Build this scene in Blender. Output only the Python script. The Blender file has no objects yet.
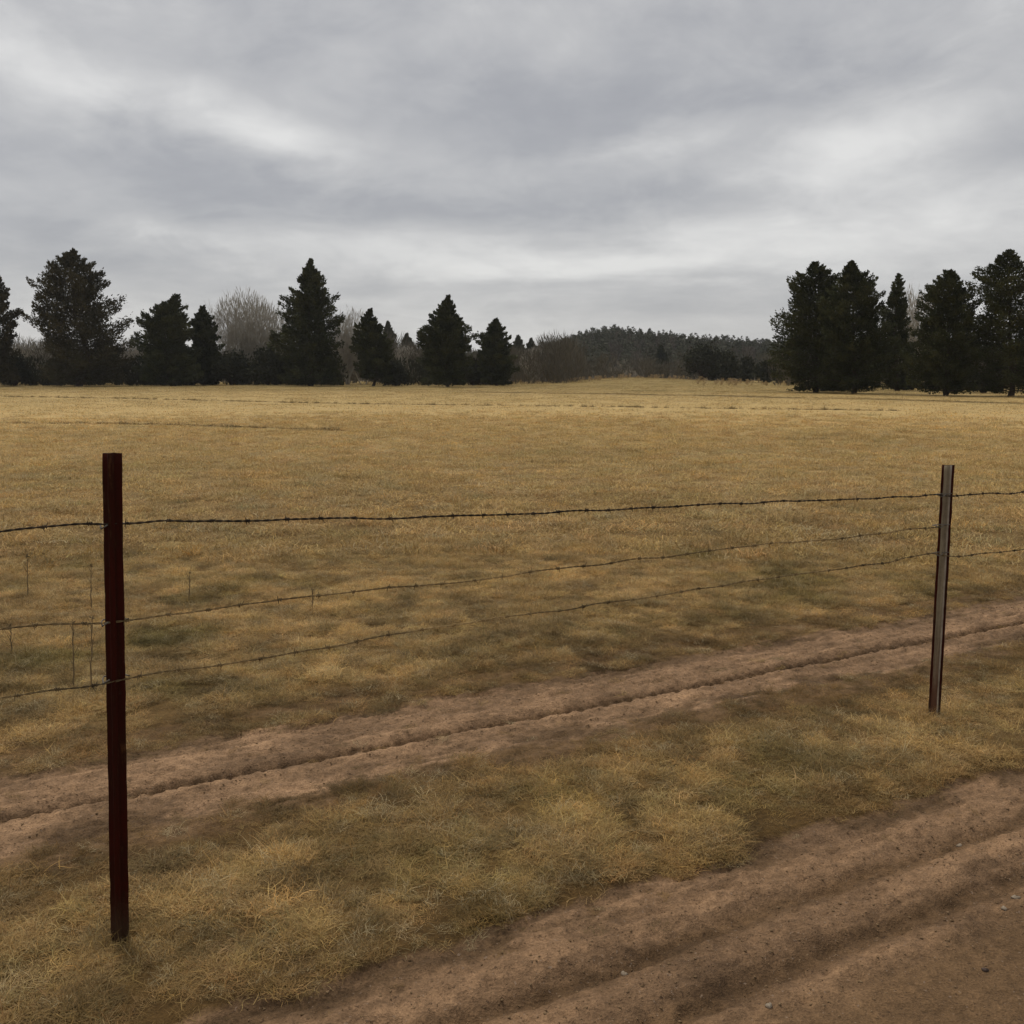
import bpy, math, random
import numpy as np

rng = np.random.default_rng(7)
random.seed(7)
S = bpy.context.scene
COL = S.collection
F = 983.0; H = 1.65; PITCH = math.atan(138 / 983)
TH = math.radians(29.0); CT, ST = math.cos(TH), math.sin(TH)

# ------------------------------------------------------------------ helpers
def ray(px, py):
    a = (px - 512) / F; b = -(py - 512) / F
    return np.array([a, math.cos(PITCH) + b * math.sin(PITCH), -math.sin(PITCH) + b * math.cos(PITCH)])

def gp(px, py, z=0.0):
    d = ray(px, py); t = (z - H) / d[2]
    return d[0] * t, d[1] * t

def at_depth(px, py, Y):
    d = ray(px, py); t = Y / d[1]
    return np.array([d[0] * t, Y, H + d[2] * t])

def _hash(xi, yi, seed):
    h = (xi.astype(np.int64) * 374761393 + yi.astype(np.int64) * 668265263 + seed * 974634541) & 0xFFFFFFFF
    h = ((h ^ (h >> 13)) * 1274126177) & 0xFFFFFFFF
    h = h ^ (h >> 16)
    return (h & 0xFFFFFF) / float(0xFFFFFF)

def vnoise(x, y, seed=0):
    x = np.asarray(x, float); y = np.asarray(y, float)
    xi = np.floor(x); yi = np.floor(y); fx = x - xi; fy = y - yi
    fx = fx * fx * fx * (fx * (fx * 6 - 15) + 10); fy = fy * fy * fy * (fy * (fy * 6 - 15) + 10)
    a = _hash(xi, yi, seed); b = _hash(xi + 1, yi, seed); c = _hash(xi, yi + 1, seed); d = _hash(xi + 1, yi + 1, seed)
    return (a * (1 - fx) + b * fx) * (1 - fy) + (c * (1 - fx) + d * fx) * fy

def fbm(x, y, seed=0, octv=4, gain=0.5):
    s = 0; a = 1; n = 0; c, sn = math.cos(.6), math.sin(.6)
    for i in range(octv):
        s = s + a * vnoise(x, y, seed + i * 17); n += a; a *= gain
        x, y = (x * c - y * sn) * 2.03 + 11.3, (x * sn + y * c) * 2.03 + 5.7
    return s / n

def sstep(a, b, x):
    t = np.clip((x - a) / (b - a), 0, 1)
    return t * t * (3 - 2 * t)

def gauss(x, c, w):
    return np.exp(-((x - c) / w) ** 2)

def mesh_np(name, V, faces, mat=None, smooth=False, attrs=None, mats=None, midx=None):
    V = np.asarray(V, np.float32).reshape(-1, 3)
    me = bpy.data.meshes.new(name)
    me.vertices.add(len(V)); me.vertices.foreach_set('co', V.ravel())
    if not isinstance(faces, (list, tuple)):
        faces = [faces]
    faces = [np.asarray(f, np.int32) for f in faces if len(f)]
    if faces:
        nl = sum(f.size for f in faces); nf = sum(len(f) for f in faces)
        me.loops.add(nl); me.polygons.add(nf)
        me.loops.foreach_set('vertex_index', np.concatenate([f.ravel() for f in faces]))
        tot = np.concatenate([np.full(len(f), f.shape[1], np.int32) for f in faces])
        st = np.concatenate([[0], np.cumsum(tot)[:-1]]).astype(np.int32)
        me.polygons.foreach_set('loop_start', st)
        if smooth:
            me.polygons.foreach_set('use_smooth', np.ones(nf, bool))
        if midx is not None:
            me.polygons.foreach_set('material_index', np.asarray(midx, np.int32))
    for k, (typ, arr) in (attrs or {}).items():
        a = me.attributes.new(k, typ, 'POINT')
        key = {'FLOAT': 'value', 'INT': 'value', 'FLOAT_VECTOR': 'vector', 'FLOAT_COLOR': 'color'}[typ]
        a.data.foreach_set(key, np.asarray(arr, np.int32 if typ == 'INT' else np.float32).ravel())
    me.update(calc_edges=True)
    if mat: me.materials.append(mat)
    for m in mats or []: me.materials.append(m)
    return me

def link(name, me, parent=None, loc=None):
    o = bpy.data.objects.new(name, me); COL.objects.link(o)
    if parent: o.parent = parent
    if loc is not None: o.location = loc
    return o

def tag(o, label=None, cat=None, group=None, kind=None):
    if label: o['label'] = label
    if cat: o['category'] = cat
    if group: o['group'] = group
    if kind: o['kind'] = kind
    return o

def tube(P, R, n=6, cap=True):
    """tapered tube along points P with radii R -> verts, quads"""
    P = np.asarray(P, float); R = np.broadcast_to(np.asarray(R, float), (len(P),))
    T = np.gradient(P, axis=0); T /= np.linalg.norm(T, axis=1)[:, None] + 1e-12
    ref = np.array([0.31, 0.17, 0.93]) if abs(T[0][2]) < .8 else np.array([0.93, 0.17, 0.31])
    A = np.cross(T, ref); A /= np.linalg.norm(A, axis=1)[:, None] + 1e-12
    B = np.cross(T, A)
    ang = np.arange(n) * 2 * math.pi / n
    V = P[:, None, :] + R[:, None, None] * (np.cos(ang)[None, :, None] * A[:, None, :] + np.sin(ang)[None, :, None] * B[:, None, :])
    V = V.reshape(-1, 3)
    i = np.arange(len(P) - 1)[:, None] * n; j = np.arange(n)[None, :]; k = (j + 1) % n
    Q = np.stack([i + j, i + k, i + n + k, i + n + j], -1).reshape(-1, 4)
    return V, Q

class MB:
    def __init__(s): s.V = []; s.Q = []; s.n = 0; s.mi = []
    def add(s, V, Q, m=0):
        if len(V) == 0: return
        s.V.append(np.asarray(V, float)); s.Q.append(np.asarray(Q) + s.n); s.n += len(V); s.mi += [m] * len(Q)
    def mesh(s, name, mat=None, smooth=False, mats=None, attrs=None):
        return mesh_np(name, np.concatenate(s.V), np.concatenate(s.Q), mat, smooth, attrs, mats, s.mi if mats else None)

# ------------------------------------------------------------------ node helpers
class NT:
    def __init__(s, tree): s.t = tree; s.n = tree.nodes; s.l = tree.links
    def new(s, typ, **kw):
        n = s.n.new(typ)
        for k, v in kw.items(): setattr(n, k, v)
        return n
    def put(s, sock, v):
        if isinstance(v, bpy.types.NodeSocket): s.l.new(v, sock)
        elif v is not None: sock.default_value = v
    def m(s, op, a, b=None, c=None, clamp=False):
        n = s.n.new('ShaderNodeMath'); n.operation = op; n.use_clamp = clamp
        s.put(n.inputs[0], a); s.put(n.inputs[1], b); s.put(n.inputs[2], c)
        return n.outputs[0]
    def vm(s, op, a, b=None, scale=None):
        n = s.n.new('ShaderNodeVectorMath'); n.operation = op
        s.put(n.inputs[0], a); s.put(n.inputs[1], b)
        if scale is not None: s.put(n.inputs['Scale'], scale)
        return n.outputs[0]
    def mix(s, f, a, b, blend='MIX'):
        n = s.n.new('ShaderNodeMix'); n.data_type = 'RGBA'; n.blend_type = blend
        s.put(n.inputs[0], f); s.put(n.inputs[6], a); s.put(n.inputs[7], b)
        return n.outputs[2]
    def noise(s, vec, scale, detail=4, rough=.5, dist=0.0):
        n = s.n.new('ShaderNodeTexNoise'); s.put(n.inputs['Vector'], vec)
        n.inputs['Scale'].default_value = scale; n.inputs['Detail'].default_value = detail
        n.inputs['Roughness'].default_value = rough; n.inputs['Distortion'].default_value = dist
        return n.outputs[0]
    def ramp(s, f, stops):
        n = s.n.new('ShaderNodeValToRGB'); s.put(n.inputs[0], f)
        e = n.color_ramp.elements
        while len(e) > 1: e.remove(e[0])
        e[0].position = stops[0][0]; e[0].color = stops[0][1]
        for p, c in stops[1:]:
            x = e.new(p); x.color = c
        return n.outputs[0]
    def mr(s, v, a, b, c=0.0, d=1.0):
        n = s.n.new('ShaderNodeMapRange'); s.put(n.inputs[0], v)
        for i, x in enumerate((a, b, c, d)): n.inputs[i + 1].default_value = x
        return n.outputs[0]

def C3(r, g, b): return (r, g, b, 1.0)

def mat(name):
    m = bpy.data.materials.new(name); m.use_nodes = True
    nt = NT(m.node_tree)
    b = m.node_tree.nodes['Principled BSDF']
    b.inputs['Roughness'].default_value = .9
    b.inputs['Specular IOR Level'].default_value = .15
    return m, nt, b

# ------------------------------------------------------------------ materials
def ground_material():
    m, nt, b = mat('ground_earth_and_thatch')
    geo = nt.new('ShaderNodeNewGeometry').outputs['Position']
    col = nt.new('ShaderNodeAttribute', attribute_name='Col').outputs['Color']
    dirt = nt.new('ShaderNodeAttribute', attribute_name='dirt').outputs['Fac']
    n1 = nt.noise(geo, 3.0, 8, .65); n2 = nt.noise(geo, 26.0, 6, .6); n3 = nt.noise(geo, 130.0, 3, .6)
    v = nt.m('MULTIPLY', nt.mr(n1, .3, .7, .70, 1.28), nt.mr(n2, .3, .7, .72, 1.26))
    v = nt.m('MULTIPLY', v, nt.mr(n3, .3, .7, .72, 1.28))
    cc = nt.vm('SCALE', col, None, v)
    # pale chips and dark crumbs of earth
    chips = nt.m('GREATER_THAN', nt.noise(geo, 75.0, 2, .5), .70)
    cc = nt.mix(nt.m('MULTIPLY', nt.m('MULTIPLY', chips, dirt), .5), cc, C3(.30, .22, .16))
    crumbs = nt.m('GREATER_THAN', nt.noise(nt.vm('ADD', geo, (9.1, 3.3, 0)), 60.0, 3, .6), .655)
    cc = nt.mix(nt.m('MULTIPLY', nt.m('MULTIPLY', crumbs, dirt), .6), cc, C3(.045, .026, .016))
    nt.l.new(cc, b.inputs['Base Color'])
    b.inputs['Roughness'].default_value = .95
    hsum = nt.m('ADD', nt.m('MULTIPLY', n2, .6), nt.m('MULTIPLY', n3, .25))
    hsum = nt.m('ADD', hsum, nt.m('MULTIPLY', n1, .8))
    bp = nt.new('ShaderNodeBump'); bp.inputs['Strength'].default_value = 1.0; bp.inputs['Distance'].default_value = .03
    nt.l.new(hsum, bp.inputs['Height']); nt.l.new(bp.outputs[0], b.inputs['Normal'])
    return m

def blade_material():
    m, nt, b = mat('dry_grass_blades')
    tint = nt.new('ShaderNodeAttribute', attribute_name='tint', attribute_type='INSTANCER').outputs['Color']
    bv = nt.new('ShaderNodeAttribute', attribute_name='bv').outputs['Fac']
    c = nt.vm('SCALE', tint, None, nt.mr(bv, 0, 1, .62, 1.45))
    out = m.node_tree.nodes['Material Output']
    nt.l.new(c, b.inputs['Base Color']); b.inputs['Roughness'].default_value = .7
    tr = nt.new('ShaderNodeBsdfTranslucent'); nt.l.new(c, tr.inputs[0])
    mx = nt.new('ShaderNodeMixShader'); mx.inputs[0].default_value = .22
    nt.l.new(b.outputs[0], mx.inputs[1]); nt.l.new(tr.outputs[0], mx.inputs[2]); nt.l.new(mx.outputs[0], out.inputs[0])
    return m

def varied(name, c1, c2, scale=1.0, rough=.9, bump=0.0, detail=4, transl=0.0, oi=False):
    m, nt, b = mat(name)
    geo = nt.new('ShaderNodeNewGeometry').outputs['Position']
    n = nt.noise(geo, scale, detail, .6)
    f = nt.mr(n, .32, .68)
    if oi:
        f = nt.m('ADD', nt.m('MULTIPLY', f, .35), nt.m('MULTIPLY', nt.new('ShaderNodeAttribute', attribute_name='bv').outputs['Fac'], .65))
    c = nt.mix(f, C3(*c1), C3(*c2)); nt.l.new(c, b.inputs['Base Color'])
    b.inputs['Roughness'].default_value = rough
    if bump:
        bp = nt.new('ShaderNodeBump'); bp.inputs['Strength'].default_value = bump; bp.inputs['Distance'].default_value = .01
        nt.l.new(n, bp.inputs['Height']); nt.l.new(bp.outputs[0], b.inputs['Normal'])
    return m

M_GROUND = ground_material()
M_BLADE = blade_material()
M_NEEDLE = varied('conifer_needles', (.014, .020, .007), (.078, .082, .034), .5, .85, oi=True)
M_NEEDLE_R = varied('reddish_conifer_needles', (.018, .019, .008), (.090, .078, .040), .5, .85, oi=True)
M_BARK = varied('conifer_bark', (.035, .026, .02), (.075, .055, .04), 3.0, .95, .6)
M_TWIG = varied('bare_twigs', (.27, .245, .20), (.42, .39, .33), .6, .95)
M_BRUSH = varied('brown_brush', (.070, .064, .045), (.13, .112, .080), .25, .95, oi=True)
M_SHRUB = varied('dark_shrub_leaves', (.022, .026, .014), (.048, .048, .026), .8, .9, oi=True)
M_WOODC = varied('distant_conifers', (.066, .070, .046), (.092, .092, .060), .05, .95, oi=True)
M_WOODB = varied('distant_bare_trees', (.075, .062, .048), (.13, .11, .085), .05, .95, oi=True)
M_STONE = varied('pale_stone', (.20, .155, .11), (.33, .27, .20), 60, .8, .5)
M_STONED = varied('dark_stone', (.05, .035, .03), (.10, .07, .055), 60, .8, .5)
M_CLOD = varied('earth_clods', (.11, .068, .034), (.27, .18, .10), 30, .95, .5)
M_WIRE = varied('rusty_wire', (.014, .011, .009), (.075, .052, .032), 7, .75, .3, detail=3)
M_WIRE_R = varied('rusty_wire_patchy', (.03, .022, .014), (.36, .25, .115), 2.2, .8, .3, detail=3)
M_CLIP = varied('galvanised_clip', (.07, .06, .05), (.17, .155, .135), 40, .5)
M_STALK = varied('dead_stalk', (.11, .08, .042), (.22, .16, .085), 20, .9)

def paint_material():
    m, nt, b = mat('dark_red_paint')
    tc = nt.new('ShaderNodeTexCoord').outputs['Object']
    mp = nt.new('ShaderNodeMapping'); mp.inputs['Scale'].default_value = (14, 14, 2.2); nt.l.new(tc, mp.inputs[0])
    n = nt.noise(mp.outputs[0], 2.0, 8, .65); n2 = nt.noise(tc, 60, 4, .6)
    c = nt.mix(nt.mr(n, .42, .62), C3(.038, .0052, .0022), C3(.023, .0062, .0026))
    rust = nt.m('MULTIPLY', nt.mr(n, .57, .66), nt.mr(n2, .35, .6))
    c = nt.mix(rust, c, C3(.075, .030, .011))
    z = nt.new('ShaderNodeSeparateXYZ'); nt.l.new(tc, z.inputs[0])
    low = nt.mr(nt.m('ADD', z.outputs[2], nt.m('MULTIPLY', nt.m('SUBTRACT', n2, .5), .12)), .16, .02)
    c = nt.mix(nt.m('MULTIPLY', low, .8), c, C3(.055, .035, .02))
    nt.l.new(c, b.inputs['Base Color']); b.inputs['Roughness'].default_value = .7
    b.inputs['Specular IOR Level'].default_value = .08
    bp = nt.new('ShaderNodeBump'); bp.inputs['Strength'].default_value = .35; bp.inputs['Distance'].default_value = .004
    nt.l.new(n2, bp.inputs['Height']); nt.l.new(bp.outputs[0], b.inputs['Normal'])
    return m
def worn_material():
    m, nt, b = mat('worn_grey_steel')
    tc = nt.new('ShaderNodeTexCoord').outputs['Object']
    mp = nt.new('ShaderNodeMapping'); mp.inputs['Scale'].default_value = (30, 30, 1.6); nt.l.new(tc, mp.inputs[0])
    n = nt.noise(mp.outputs[0], 2.0, 8, .65); n2 = nt.noise(tc, 80, 4, .6)
    zz = nt.new('ShaderNodeSeparateXYZ'); nt.l.new(tc, zz.inputs[0])
    c = nt.ramp(nt.m('ADD', nt.m('MULTIPLY', n, .8), nt.m('MULTIPLY', n2, .2)),
                [(.3, C3(.075, .055, .034)), (.46, C3(.17, .135, .088)), (.60, C3(.25, .205, .135)), (.72, C3(.11, .07, .04))])
    rl = nt.mr(nt.m('ADD', zz.outputs[2], nt.m('MULTIPLY', nt.m('SUBTRACT', n, .5), .5)), .42, .10)
    c = nt.mix(nt.m('MULTIPLY', rl, .8), c, C3(.085, .026, .012))
    nt.l.new(c, b.inputs['Base Color']); b.inputs['Roughness'].default_value = .6
    return m
M_PAINT = paint_material(); M_WORN = worn_material()
M_EDGE_HIGHLIGHT = varied('painted_edge_highlight', (.20, .165, .125), (.33, .28, .22), 25, .5)  # pale tone paints a highlight down one side of the post stem

# ------------------------------------------------------------------ terrain
def uv(x, y): return x * CT + y * ST, -x * ST + y * CT
def xy(u, v): return u * CT - v * ST, u * ST + v * CT

def edge_warp(u, v):
    return (fbm(u * .9, v * .9, 3, 3) - .5) * .06 + (fbm(u * 5, v * 5, 5, 4, .6) - .5) * .16

def cover(u, v):
    """how grassy (0 bare earth .. 1 full sward)"""
    w = v + edge_warp(u, v)
    road = sstep(2.40, 2.48, w)
    tr = 1 - sstep(3.60, 3.70, w) * (1 - sstep(4.36, 4.48, w))
    # grass thins out into brown thatch beside the track
    thin = 1 - .50 * gauss(w, 3.56, .16) - .40 * gauss(w, 4.58, .2)
    far_side = sstep(-2.0, -2.4, w)
    return np.clip(np.maximum(road * tr * thin, far_side), 0, 1)

GREENS = [(680, 504, .7), (440, 566, .55), (475, 580, .5), (120, 560, .9), (240, 545, .6), (640, 505, .8), (770, 548, .6), (590, 628, .6),
          (470, 655, .6), (250, 690, .5), (35, 690, .5), (330, 560, .6), (850, 560, .8), (380, 610, .5), (140, 470, 2.0), (560, 455, 2.2),
          (860, 440, 3.5), (745, 800, .22), (780, 760, .2), (560, 800, .2), (700, 690, .2), (430, 870, .16)]
GREENS = [(*gp(a, b), r) for a, b, r in GREENS]
FUR = [[gp(*q) for q in ((-120, 424), (0, 424), (100, 424), (200, 426.5), (345, 431.5))],
       [gp(*q) for q in ((-80, 396), (0, 397), (120, 398.5), (250, 401.5), (350, 403.5), (640, 407.5), (900, 411))],
       [gp(*q) for q in ((470, 391.5), (620, 394), (780, 397.5), (900, 400), (1024, 403), (1150, 406))]]
def seg_dist(x, y, line):
    best = np.full(np.shape(x), 1e9)
    for (ax, ay), (bx, by) in zip(line[:-1], line[1:]):
        t = np.clip(((x - ax) * (bx - ax) + (y - ay) * (by - ay)) / ((bx - ax) ** 2 + (by - ay) ** 2), 0, 1)
        best = np.minimum(best, np.hypot(x - ax - t * (bx - ax), y - ay - t * (by - ay)))
    return best

def height(x, y, micro=True):
    u, v = uv(x, y)
    d = np.hypot(x, y)
    wv = v + (fbm(u * .7, v * .3, 31, 2) - .5) * .09
    z = np.zeros(np.shape(x))
    cv = cover(u, v)
    near = 1 - sstep(14, 40, d)
    # road: ruts and ridges thrown up between them
    rag = (fbm(u * 9, v * 9, 8, 4) - .5)
    z += near * (-.022 * gauss(wv, 1.86, .045) * (1 + 1.2 * rag) + .013 * gauss(wv, 1.99, .06) * (1 + rag * 2.2)
                 - .021 * gauss(wv, 2.12, .038) * (1 + 1.2 * rag) + .010 * gauss(wv, 2.25, .06) * (1 + rag * 2.2))
    # narrow lugged tyre mark in the track
    tw = v + (fbm(u * .5, u * 0 + 3, 41, 2) - .5) * .05
    lug = np.sign(np.sin((u + np.abs(tw - 3.965) * .8) * 2 * math.pi / .075)) * gauss(tw, 3.965, .03)
    z += near * (-.038 * gauss(tw, 3.965, .028) + .015 * lug + .012 * gauss(tw, 4.05, .03) + .010 * gauss(tw, 3.88, .03))
    z += near * (.012 * gauss(tw, 4.18, .09) * (rag + .7))
    # sward stands proud of the worn earth
    z += cv * (.018 + .022 * (fbm(x * 4.2, y * 4.2, 51, 3) - .45) * near * (1.2 - .8 * sstep(4.5, 9, d)) + .012 * (fbm(x * .8, y * .8, 52, 2) - .5))
    if micro:
        z += (1 - cv) * near * (.016 * (fbm(u * 1.3 + 3, v * 34, 96, 4, .6) - .5) + .034 * (fbm(u * 6, v * 16, 61, 5, .66) - .5) + .024 * (fbm(u * 20, v * 34, 62, 3, .66) - .5)) * np.where(v < 1.72, .35, 1)
    # broad undulation, the golden rise beyond the field, the wooded hill
    z += .25 * (fbm(x / 30, y / 30, 71, 3) - .5) * sstep(25, 80, d) * (1 - sstep(250, 320, y))
    z += .75 * gauss(x, 20, 11) * gauss(y, 160, 30)
    z += .22 * sstep(95, 125, y) * sstep(5, 20, x) * (1 - sstep(60, 90, x))
    hill = sstep(230, 470, y) * (1 - .6 * sstep(560, 900, y))
    ridge = 3.4 + 7.2 * sstep(-5, 55, x * 470 / np.maximum(y, 200)) - 2.2 * sstep(75, 120, x) - 2 * sstep(140, 260, x)
    ridge = ridge + 4.6 * gauss(x, 38, 24)
    z += hill * ridge + hill * 2.0 * (fbm(x / 60, y / 60, 81, 2) - .5)
    return z

def tint(x, y):
    """base colour of the sward at a point"""
    u, v = uv(x, y); d = np.hypot(x, y)
    far = sstep(4, 20, d)
    a = fbm(x / .55, y / .55, 101, 3); b = fbm(x / 2.6, y / 2.6, 102, 3); c = fbm(x / 11, y / 20, 103, 3)
    straw = np.array([.405, .272, .112]) * (1 - far)[..., None] + np.array([.53, .375, .158]) * far[..., None]
    green = np.array([.200, .150, .046]); brown = np.array([.225, .138, .052])
    g = sstep(.55, .80, a * .55 + b * .45) * (1 - .75 * far)
    g = np.maximum(g, .75 * sstep(.52, .72, c) * sstep(12, 30, d) * .15)
    g = np.maximum(g, .20 * sstep(30, 70, y) + .38 * sstep(75, 120, y))
    for gx, gy, r in GREENS:
        g = np.maximum(g, (.5 if r < .5 else .25) * np.exp(-((x - gx) ** 2 + (y - gy) ** 2 / 1.6) / r ** 2))
    g = np.clip(g + .12 * (v < 3.8), 0, 1)
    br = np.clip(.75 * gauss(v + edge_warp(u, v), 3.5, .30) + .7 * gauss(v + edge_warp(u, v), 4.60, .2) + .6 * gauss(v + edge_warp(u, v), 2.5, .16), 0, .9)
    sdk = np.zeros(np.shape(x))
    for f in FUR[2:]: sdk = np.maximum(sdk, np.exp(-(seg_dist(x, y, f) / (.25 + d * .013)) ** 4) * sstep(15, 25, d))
    # unmown margin in front of the right-hand trees; below the golden rise the darker tint also paints in shading
    g = np.maximum(g, .75 * gauss(y, 98 - .28 * x, 12) * sstep(3, 12, x) * (.6 + .8 * (b - .3)))
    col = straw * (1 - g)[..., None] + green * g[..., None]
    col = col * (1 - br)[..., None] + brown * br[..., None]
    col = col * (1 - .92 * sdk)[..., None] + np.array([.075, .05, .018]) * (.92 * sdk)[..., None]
    return col

def axis(lo, hi, step, far_lo, far_hi, ratio=1.055):
    a = list(np.arange(lo, hi + 1e-9, step))
    s = step; x = hi
    while x < far_hi: s *= ratio; x += s; a.append(x)
    s = step; x = lo; left = []
    while x > far_lo: s *= ratio; x -= s; left.append(x)
    return np.array(left[::-1] + a)

U = axis(-1.6, 6.2, .0135, -1500, 1500); Vv = axis(1.2, 5.2, .0125, -250, 1500)
UU, VV = np.meshgrid(U, Vv, indexing='ij')
XX, YY = xy(UU, VV)
ZZ = height(XX, YY)
cvg = cover(UU, VV)
dd = np.hypot(XX, YY)
swc = tint(XX, YY) * (np.array([.36, .32, .27]) + (np.array([1., 1., 1.]) - np.array([.36, .32, .27])) * sstep(6, 40, dd)[..., None])  # brown thatch, darkened close by to paint in shadow under the grass
rz = sstep(3.0, 3.1, VV)[..., None]
earth = np.array([.240, .146, .080]) * (1 - rz) + np.array([.274, .169, .094]) * rz
# smooth compacted middle of the road is browner, the fresh ruts dark and damp, the ridges pale and dry
fl = sstep(1.82, 1.66, VV + .12 * (fbm(UU * 2.5, VV * 5, 99, 4) - .5))[..., None]
earth = earth * (1 - fl) + np.array([.152, .091, .045]) * fl
wv = VV + (fbm(UU * .7, VV * .3, 31, 2) - .5) * .09
damp = np.clip(1.05 * gauss(wv, 1.86, .055) + 1.05 * gauss(wv, 2.11, .048), 0, 1) * (.55 + 1.1 * fbm(UU * 6, VV * 9, 91, 4)) 
tw = VV + (fbm(UU * .5, UU * 0 + 3, 41, 2) - .5) * .05
damp = np.clip(damp + 1.15 * gauss(tw, 3.965, .030), 0, 1)[..., None]
earth = earth * (1 - .72 * damp) + np.array([.080, .046, .020]) * .72 * damp
strk = fbm(UU * 1.3 + 3, VV * 34, 96, 4, .6)
mott = ((.66 + .68 * fbm(UU * 2.0, VV * 4.5, 95, 5, .6)) * (.70 + .60 * strk) * (.80 + .40 * fbm(UU * 26, VV * 40, 98, 3, .6)))[..., None]
mott = mott * (1 - .6 * fl) + .97 * .6 * fl
earth = earth * mott
# dark broken sod along both sides of the track and under the edge of the verge
wE = VV + edge_warp(UU, VV)
sod = np.clip((gauss(wE, 3.70, .12) + .8 * gauss(wE, 4.38, .09) + .9 * gauss(wE, 2.38, .07)) * sstep(.36, .56, fbm(UU * 3.5, VV * 8, 97, 4, .6)), 0, 1)[..., None]
earth = earth * (1 - .75 * sod) + np.array([.070, .042, .019]) * .75 * sod
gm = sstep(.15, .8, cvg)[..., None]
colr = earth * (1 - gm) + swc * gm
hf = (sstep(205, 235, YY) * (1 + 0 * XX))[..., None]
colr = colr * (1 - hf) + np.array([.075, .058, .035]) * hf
V = np.stack([XX, YY, ZZ], -1).reshape(-1, 3)
colr = np.concatenate([colr, np.ones(colr.shape[:2] + (1,))], -1).reshape(-1, 4)
dirt = (1 - gm[..., 0]).ravel()
nu, nv = UU.shape
ii, jj = np.meshgrid(np.arange(nu - 1), np.arange(nv - 1), indexing='ij')
Q = np.stack([ii * nv + jj, (ii + 1) * nv + jj, (ii + 1) * nv + jj + 1, ii * nv + jj + 1], -1)
cc_ = cover(UU, VV); cq = (cc_[:-1, :-1] + cc_[1:, 1:]) / 2; vq = (VV[:-1, :-1] + VV[1:, 1:]) / 2
uq = (UU[:-1, :-1] + UU[1:, 1:]) / 2
wq = vq + edge_warp(uq, vq)
zone = np.where(wq < -2.2, 4, np.where(wq < 2.43, 0, np.where(wq < 3.62, 1, np.where(wq < 4.46, 2, 3))))
yq = (YY[:-1, :-1] + YY[1:, 1:]) / 2
zone = np.where(yq > 225, 5, zone)
for k, nm in enumerate(['dirt_road', 'verge', 'dirt_track', 'pasture', 'far_verge', 'hill']):
    q = Q[zone == k]
    if len(q) == 0: continue
    used, inv = np.unique(q.ravel(), return_inverse=True)
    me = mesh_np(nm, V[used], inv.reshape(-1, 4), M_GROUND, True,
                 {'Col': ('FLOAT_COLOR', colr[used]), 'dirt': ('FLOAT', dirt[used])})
    tag(link(nm, me), kind='structure')

# ------------------------------------------------------------------ grass (stuff, geometry nodes)
def tuft(n, R, lmin, lmax, w, curl, seg=4, up=.75, seed=0):
    r = np.random.default_rng(seed)
    Vs = []; Qs = []; bv = []; k = 0
    for i in range(n):
        a = r.uniform(0, 2 * math.pi); rr = R * math.sqrt(r.random())
        p = np.array([rr * math.cos(a), rr * math.sin(a), -.01])
        az = r.uniform(0, 2 * math.pi); el = r.normal(up, .35)
        L = r.uniform(lmin, lmax); ds = L / seg
        cz = r.normal(0, curl * .9); ce = -abs(r.normal(curl, curl * .5))
        wb = w * r.uniform(.6, 1.3); side_tw = r.uniform(-.6, .6)
        val = r.random()
        for s in range(seg + 1):
            d = np.array([math.cos(az) * math.cos(el), math.sin(az) * math.cos(el), math.sin(el)])
            sd = np.array([-math.sin(az + side_tw), math.cos(az + side_tw), r.normal(0, .15)])
            ww = wb * (1 - (s / seg) ** 1.6 * .85) * .5
            Vs += [p - sd * ww, p + sd * ww]; bv += [val, val]
            p = p + d * ds; p[2] = max(p[2], .002)
            az += cz / seg * 2; el += ce / seg * 2
            if p[2] < .012 and el < 0: el = r.uniform(0, .25)
        for s in range(seg):
            b = k + 2 * s; Qs.append((b, b + 1, b + 3, b + 2))
        k += 2 * (seg + 1)
    return np.array(Vs), np.array(Qs), np.array(bv)

def gn_scatter():
    ng = bpy.data.node_groups.new('scatter_tufts', 'GeometryNodeTree')
    ng.interface.new_socket('Geometry', in_out='INPUT', socket_type='NodeSocketGeometry')
    ng.interface.new_socket('Geometry', in_out='OUTPUT', socket_type='NodeSocketGeometry')
    N = ng.nodes; Lk = ng.links
    gi = N.new('NodeGroupInput'); go = N.new('NodeGroupOutput')
    def attr(name, typ):
        a = N.new('GeometryNodeInputNamedAttribute'); a.data_type = typ; a.inputs['Name'].default_value = name
        return a.outputs['Attribute']
    pr = attr('proto', 'INT')
    cmp_ = N.new('FunctionNodeCompare'); cmp_.data_type = 'INT'; cmp_.operation = 'LESS_THAN'
    ai = [s for s in cmp_.inputs if s.type == 'INT']
    Lk.new(pr, ai[0]); ai[1].default_value = 0
    sep = N.new('GeometryNodeSeparateGeometry'); sep.domain = 'POINT'
    Lk.new(gi.outputs[0], sep.inputs[0]); Lk.new(cmp_.outputs[0], sep.inputs['Selection'])
    sp = N.new('GeometryNodeSplitToInstances'); sp.domain = 'POINT'
    Lk.new(sep.outputs[1], sp.inputs[0]); Lk.new(pr, sp.inputs['Group ID'])
    iop = N.new('GeometryNodeInstanceOnPoints')
    Lk.new(sep.outputs[0], iop.inputs['Points']); Lk.new(sp.outputs[0], iop.inputs['Instance'])
    iop.inputs['Pick Instance'].default_value = True
    Lk.new(attr('pick', 'INT'), iop.inputs['Instance Index'])
    Lk.new(attr('rot', 'FLOAT_VECTOR'), iop.inputs['Rotation']); Lk.new(attr('scl', 'FLOAT_VECTOR'), iop.inputs['Scale'])
    Lk.new(iop.outputs[0], go.inputs[0])
    return ng
NG = gn_scatter()

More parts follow.
